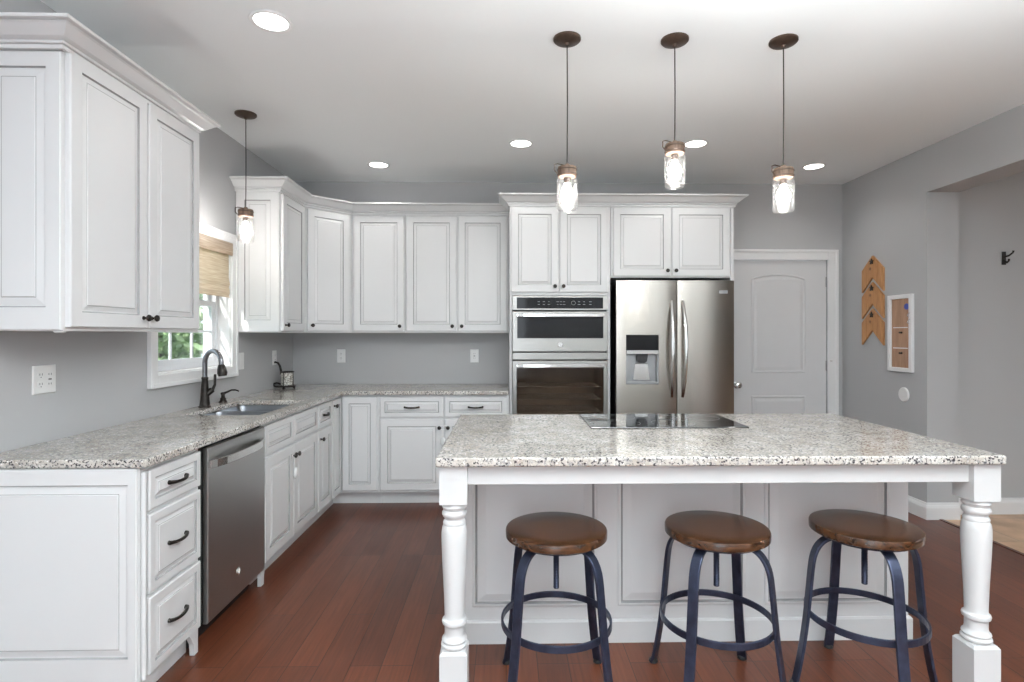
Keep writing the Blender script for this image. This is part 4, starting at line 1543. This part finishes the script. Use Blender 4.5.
# ------------------------------------------------------------------ wall decor on the right wall
RR = R(-90)      # faces -x: local -y becomes world -x, local x runs towards -y
def arrow(z_tip, label, lift):
    t = thing('wooden_arrow', label, 'wall decor', (XR, 4.628, z_tip), RR, 'wooden arrow wall decor')
    hw, sh, H = 0.138, 0.120, 0.308
    n = 4
    for k in range(n):
        xa, xb = -hw + 2 * hw * k / n, -hw + 2 * hw * (k + 1) / n
        top = lambda x: -sh * abs(x) / hw
        bot = lambda x: -H + (sh + 0.004) * (1 - abs(x) / hw)
        g = 0.0012
        b = MB()
        b.prism([(xa + g, bot(xa + g)), (xb - g, bot(xb - g)), (xb - g, top(xb - g)), (xa + g, top(xa + g))], -lift - 0.016, -lift)
        b.build('plank', M['pine'], t, bevel=0.001)
    s = MB()
    pts = []
    for k in range(10):
        a = PI / 2 + 2 * PI * k / 10
        rr = 0.026 if k % 2 == 0 else 0.011
        pts.append((rr * math.cos(a), -0.052 + rr * math.sin(a)))
    s.prism(pts, -lift - 0.026, -lift - 0.016)
    s.build('star', M['iron'], t)
    return t
arrow(2.022, 'uppermost of three stacked pine arrows with black stars on the right wall', 0.001)
arrow(1.799, 'middle of three stacked pine arrows with black stars on the right wall', 0.001)
arrow(1.576, 'lowest of three stacked pine arrows with black stars on the right wall', 0.001)

def memo_board():
    t = thing('memo_board', 'white framed brown wooden board hanging right of the pine arrows', 'wall decor', (XR, 4.294, 1.368), RR)
    w, h = 0.268, 0.600
    fr = MB()
    hw, hh = w / 2, h / 2
    f = 0.032
    fr.box(-hw, -hw + f, -0.026, -0.001, -hh, hh); fr.box(hw - f, hw, -0.026, -0.001, -hh, hh)
    fr.box(-hw + f, hw - f, -0.026, -0.001, -hh, -hh + f); fr.box(-hw + f, hw - f, -0.026, -0.001, hh - f, hh)
    fr.build('frame', M['trim'], t, bevel=0.003)
    b = MB().box(-hw + f, hw - f, -0.010, -0.001, -hh + f, hh - f).build('board', M['board'], t)
    MB().lathe([(0.024, 0.0), (0.024, 0.0012)], 20, 'y', (0.062, -0.010, 0.205), sx=1.1).build('round_sticker', M['tagblue'], t)
    for z in (0.04, -0.12):
        k = MB()
        k.box(-0.085, 0.075, -0.0115, -0.010, z, z + 0.007)
        k.build('white_line', M['trim'], t)
        k = MB()
        k.lathe([(0.008, 0), (0.008, 0.004), (0.004, 0.016), (0.008, 0.020)], 12, 'y', (0.01, -0.010, z - 0.035))
        k.build('peg', M['iron'], t)
    for z in (0.145, 0.095):
        k = MB()
        k.tube([(hw - 0.016, -0.026, z + 0.012), (hw - 0.016, -0.040, z), (hw - 0.016, -0.046, z - 0.016), (hw - 0.016, -0.034, z - 0.022)], 0.003, 6)
        k.build('hook', M['steel_bright'], t)
memo_board()

o = MB().lathe([(0.056, 0.0005), (0.056, 0.006), (0.050, 0.012), (0.02, 0.014), (0.004, 0.0142)], 36, 'y').build('wall_disc', M['plastic'], None, (XR, 4.270, 0.892), RR)
tag(o, 'plain round white cover plate on the right wall below the memo board', 'wall plate')

def coat_hook():
    t = thing('coat_hook', 'small black double coat hook high on the wall of the next room', 'hook', (3.765, YB, 1.935), 0)
    b = MB()
    b.box(-0.016, 0.016, -0.006, -0.0005, -0.05, 0.05)
    b.build('back_plate', M['iron'], t, bevel=0.002)
    b = MB()
    b.tube([(0, -0.006, 0.01), (0.01, -0.035, 0.015), (0.022, -0.055, 0.035), (0.024, -0.058, 0.05)], [0.008, 0.007, 0.006, 0.008], 8)
    b.tube([(0, -0.006, -0.02), (0, -0.03, -0.035), (0, -0.045, -0.025), (0, -0.047, -0.01)], [0.008, 0.007, 0.006, 0.007], 8)
    b.build('prong', M['iron'], t)
coat_hook()

# ------------------------------------------------------------------ outside the window
struct(MB().box(-40, XL - 0.25, -20, 45, -0.9, -0.6).build('ground', M['lawn']))
def tree(x, y, h, cr, label, seed, m):
    r = random.Random(seed)
    t = thing('tree', label, 'tree', (x, y, -0.6), 0, 'trees outside the window')
    MB().tube([(0, 0, 0), (0.05, 0.02, h * 0.3), (0.0, 0.05, h * 0.75)], [0.16, 0.12, 0.05], 10).build('trunk', M['bark'], t)
    c = MB()
    for k in range(2600):
        # leaf clump positions in an irregular ellipsoid
        a, u = r.random() * 2 * PI, r.uniform(-1, 1)
        q = r.random() ** 0.4
        s = math.sqrt(1 - u * u)
        p = Vector((cr * q * s * math.cos(a), cr * q * s * math.sin(a), h * 0.56 + h * 0.46 * q * u))
        p += Vector((r.gauss(0, .1), r.gauss(0, .1), r.gauss(0, .1)))
        d1 = Vector((r.gauss(0, 1), r.gauss(0, 1), r.gauss(0, 1))).normalized()
        d2 = d1.cross(Vector((r.gauss(0, 1), r.gauss(0, 1), r.gauss(0, 1)))).normalized()
        L = r.uniform(0.09, 0.17)
        b = len(c.v)
        c.v += [p - d1 * L, p + d2 * L * 0.5, p + d1 * L, p - d2 * L * 0.5]
        c.face([b, b + 1, b + 2, b + 3])
    c.build('foliage', m, t)
tree(-6.6, 10.6, 3.0, 1.5, 'leafy green tree seen through the lower window panes, nearer the window frame', 1, M['leaf'])
tree(-9.6, 13.2, 3.3, 1.7, 'bluish green tree seen through the lower window panes, farther off', 2, M['leaf2'])
tree(-11.0, 17.0, 3.6, 1.7, 'pale green tree seen through the window, behind the other two', 3, M['leaf'])
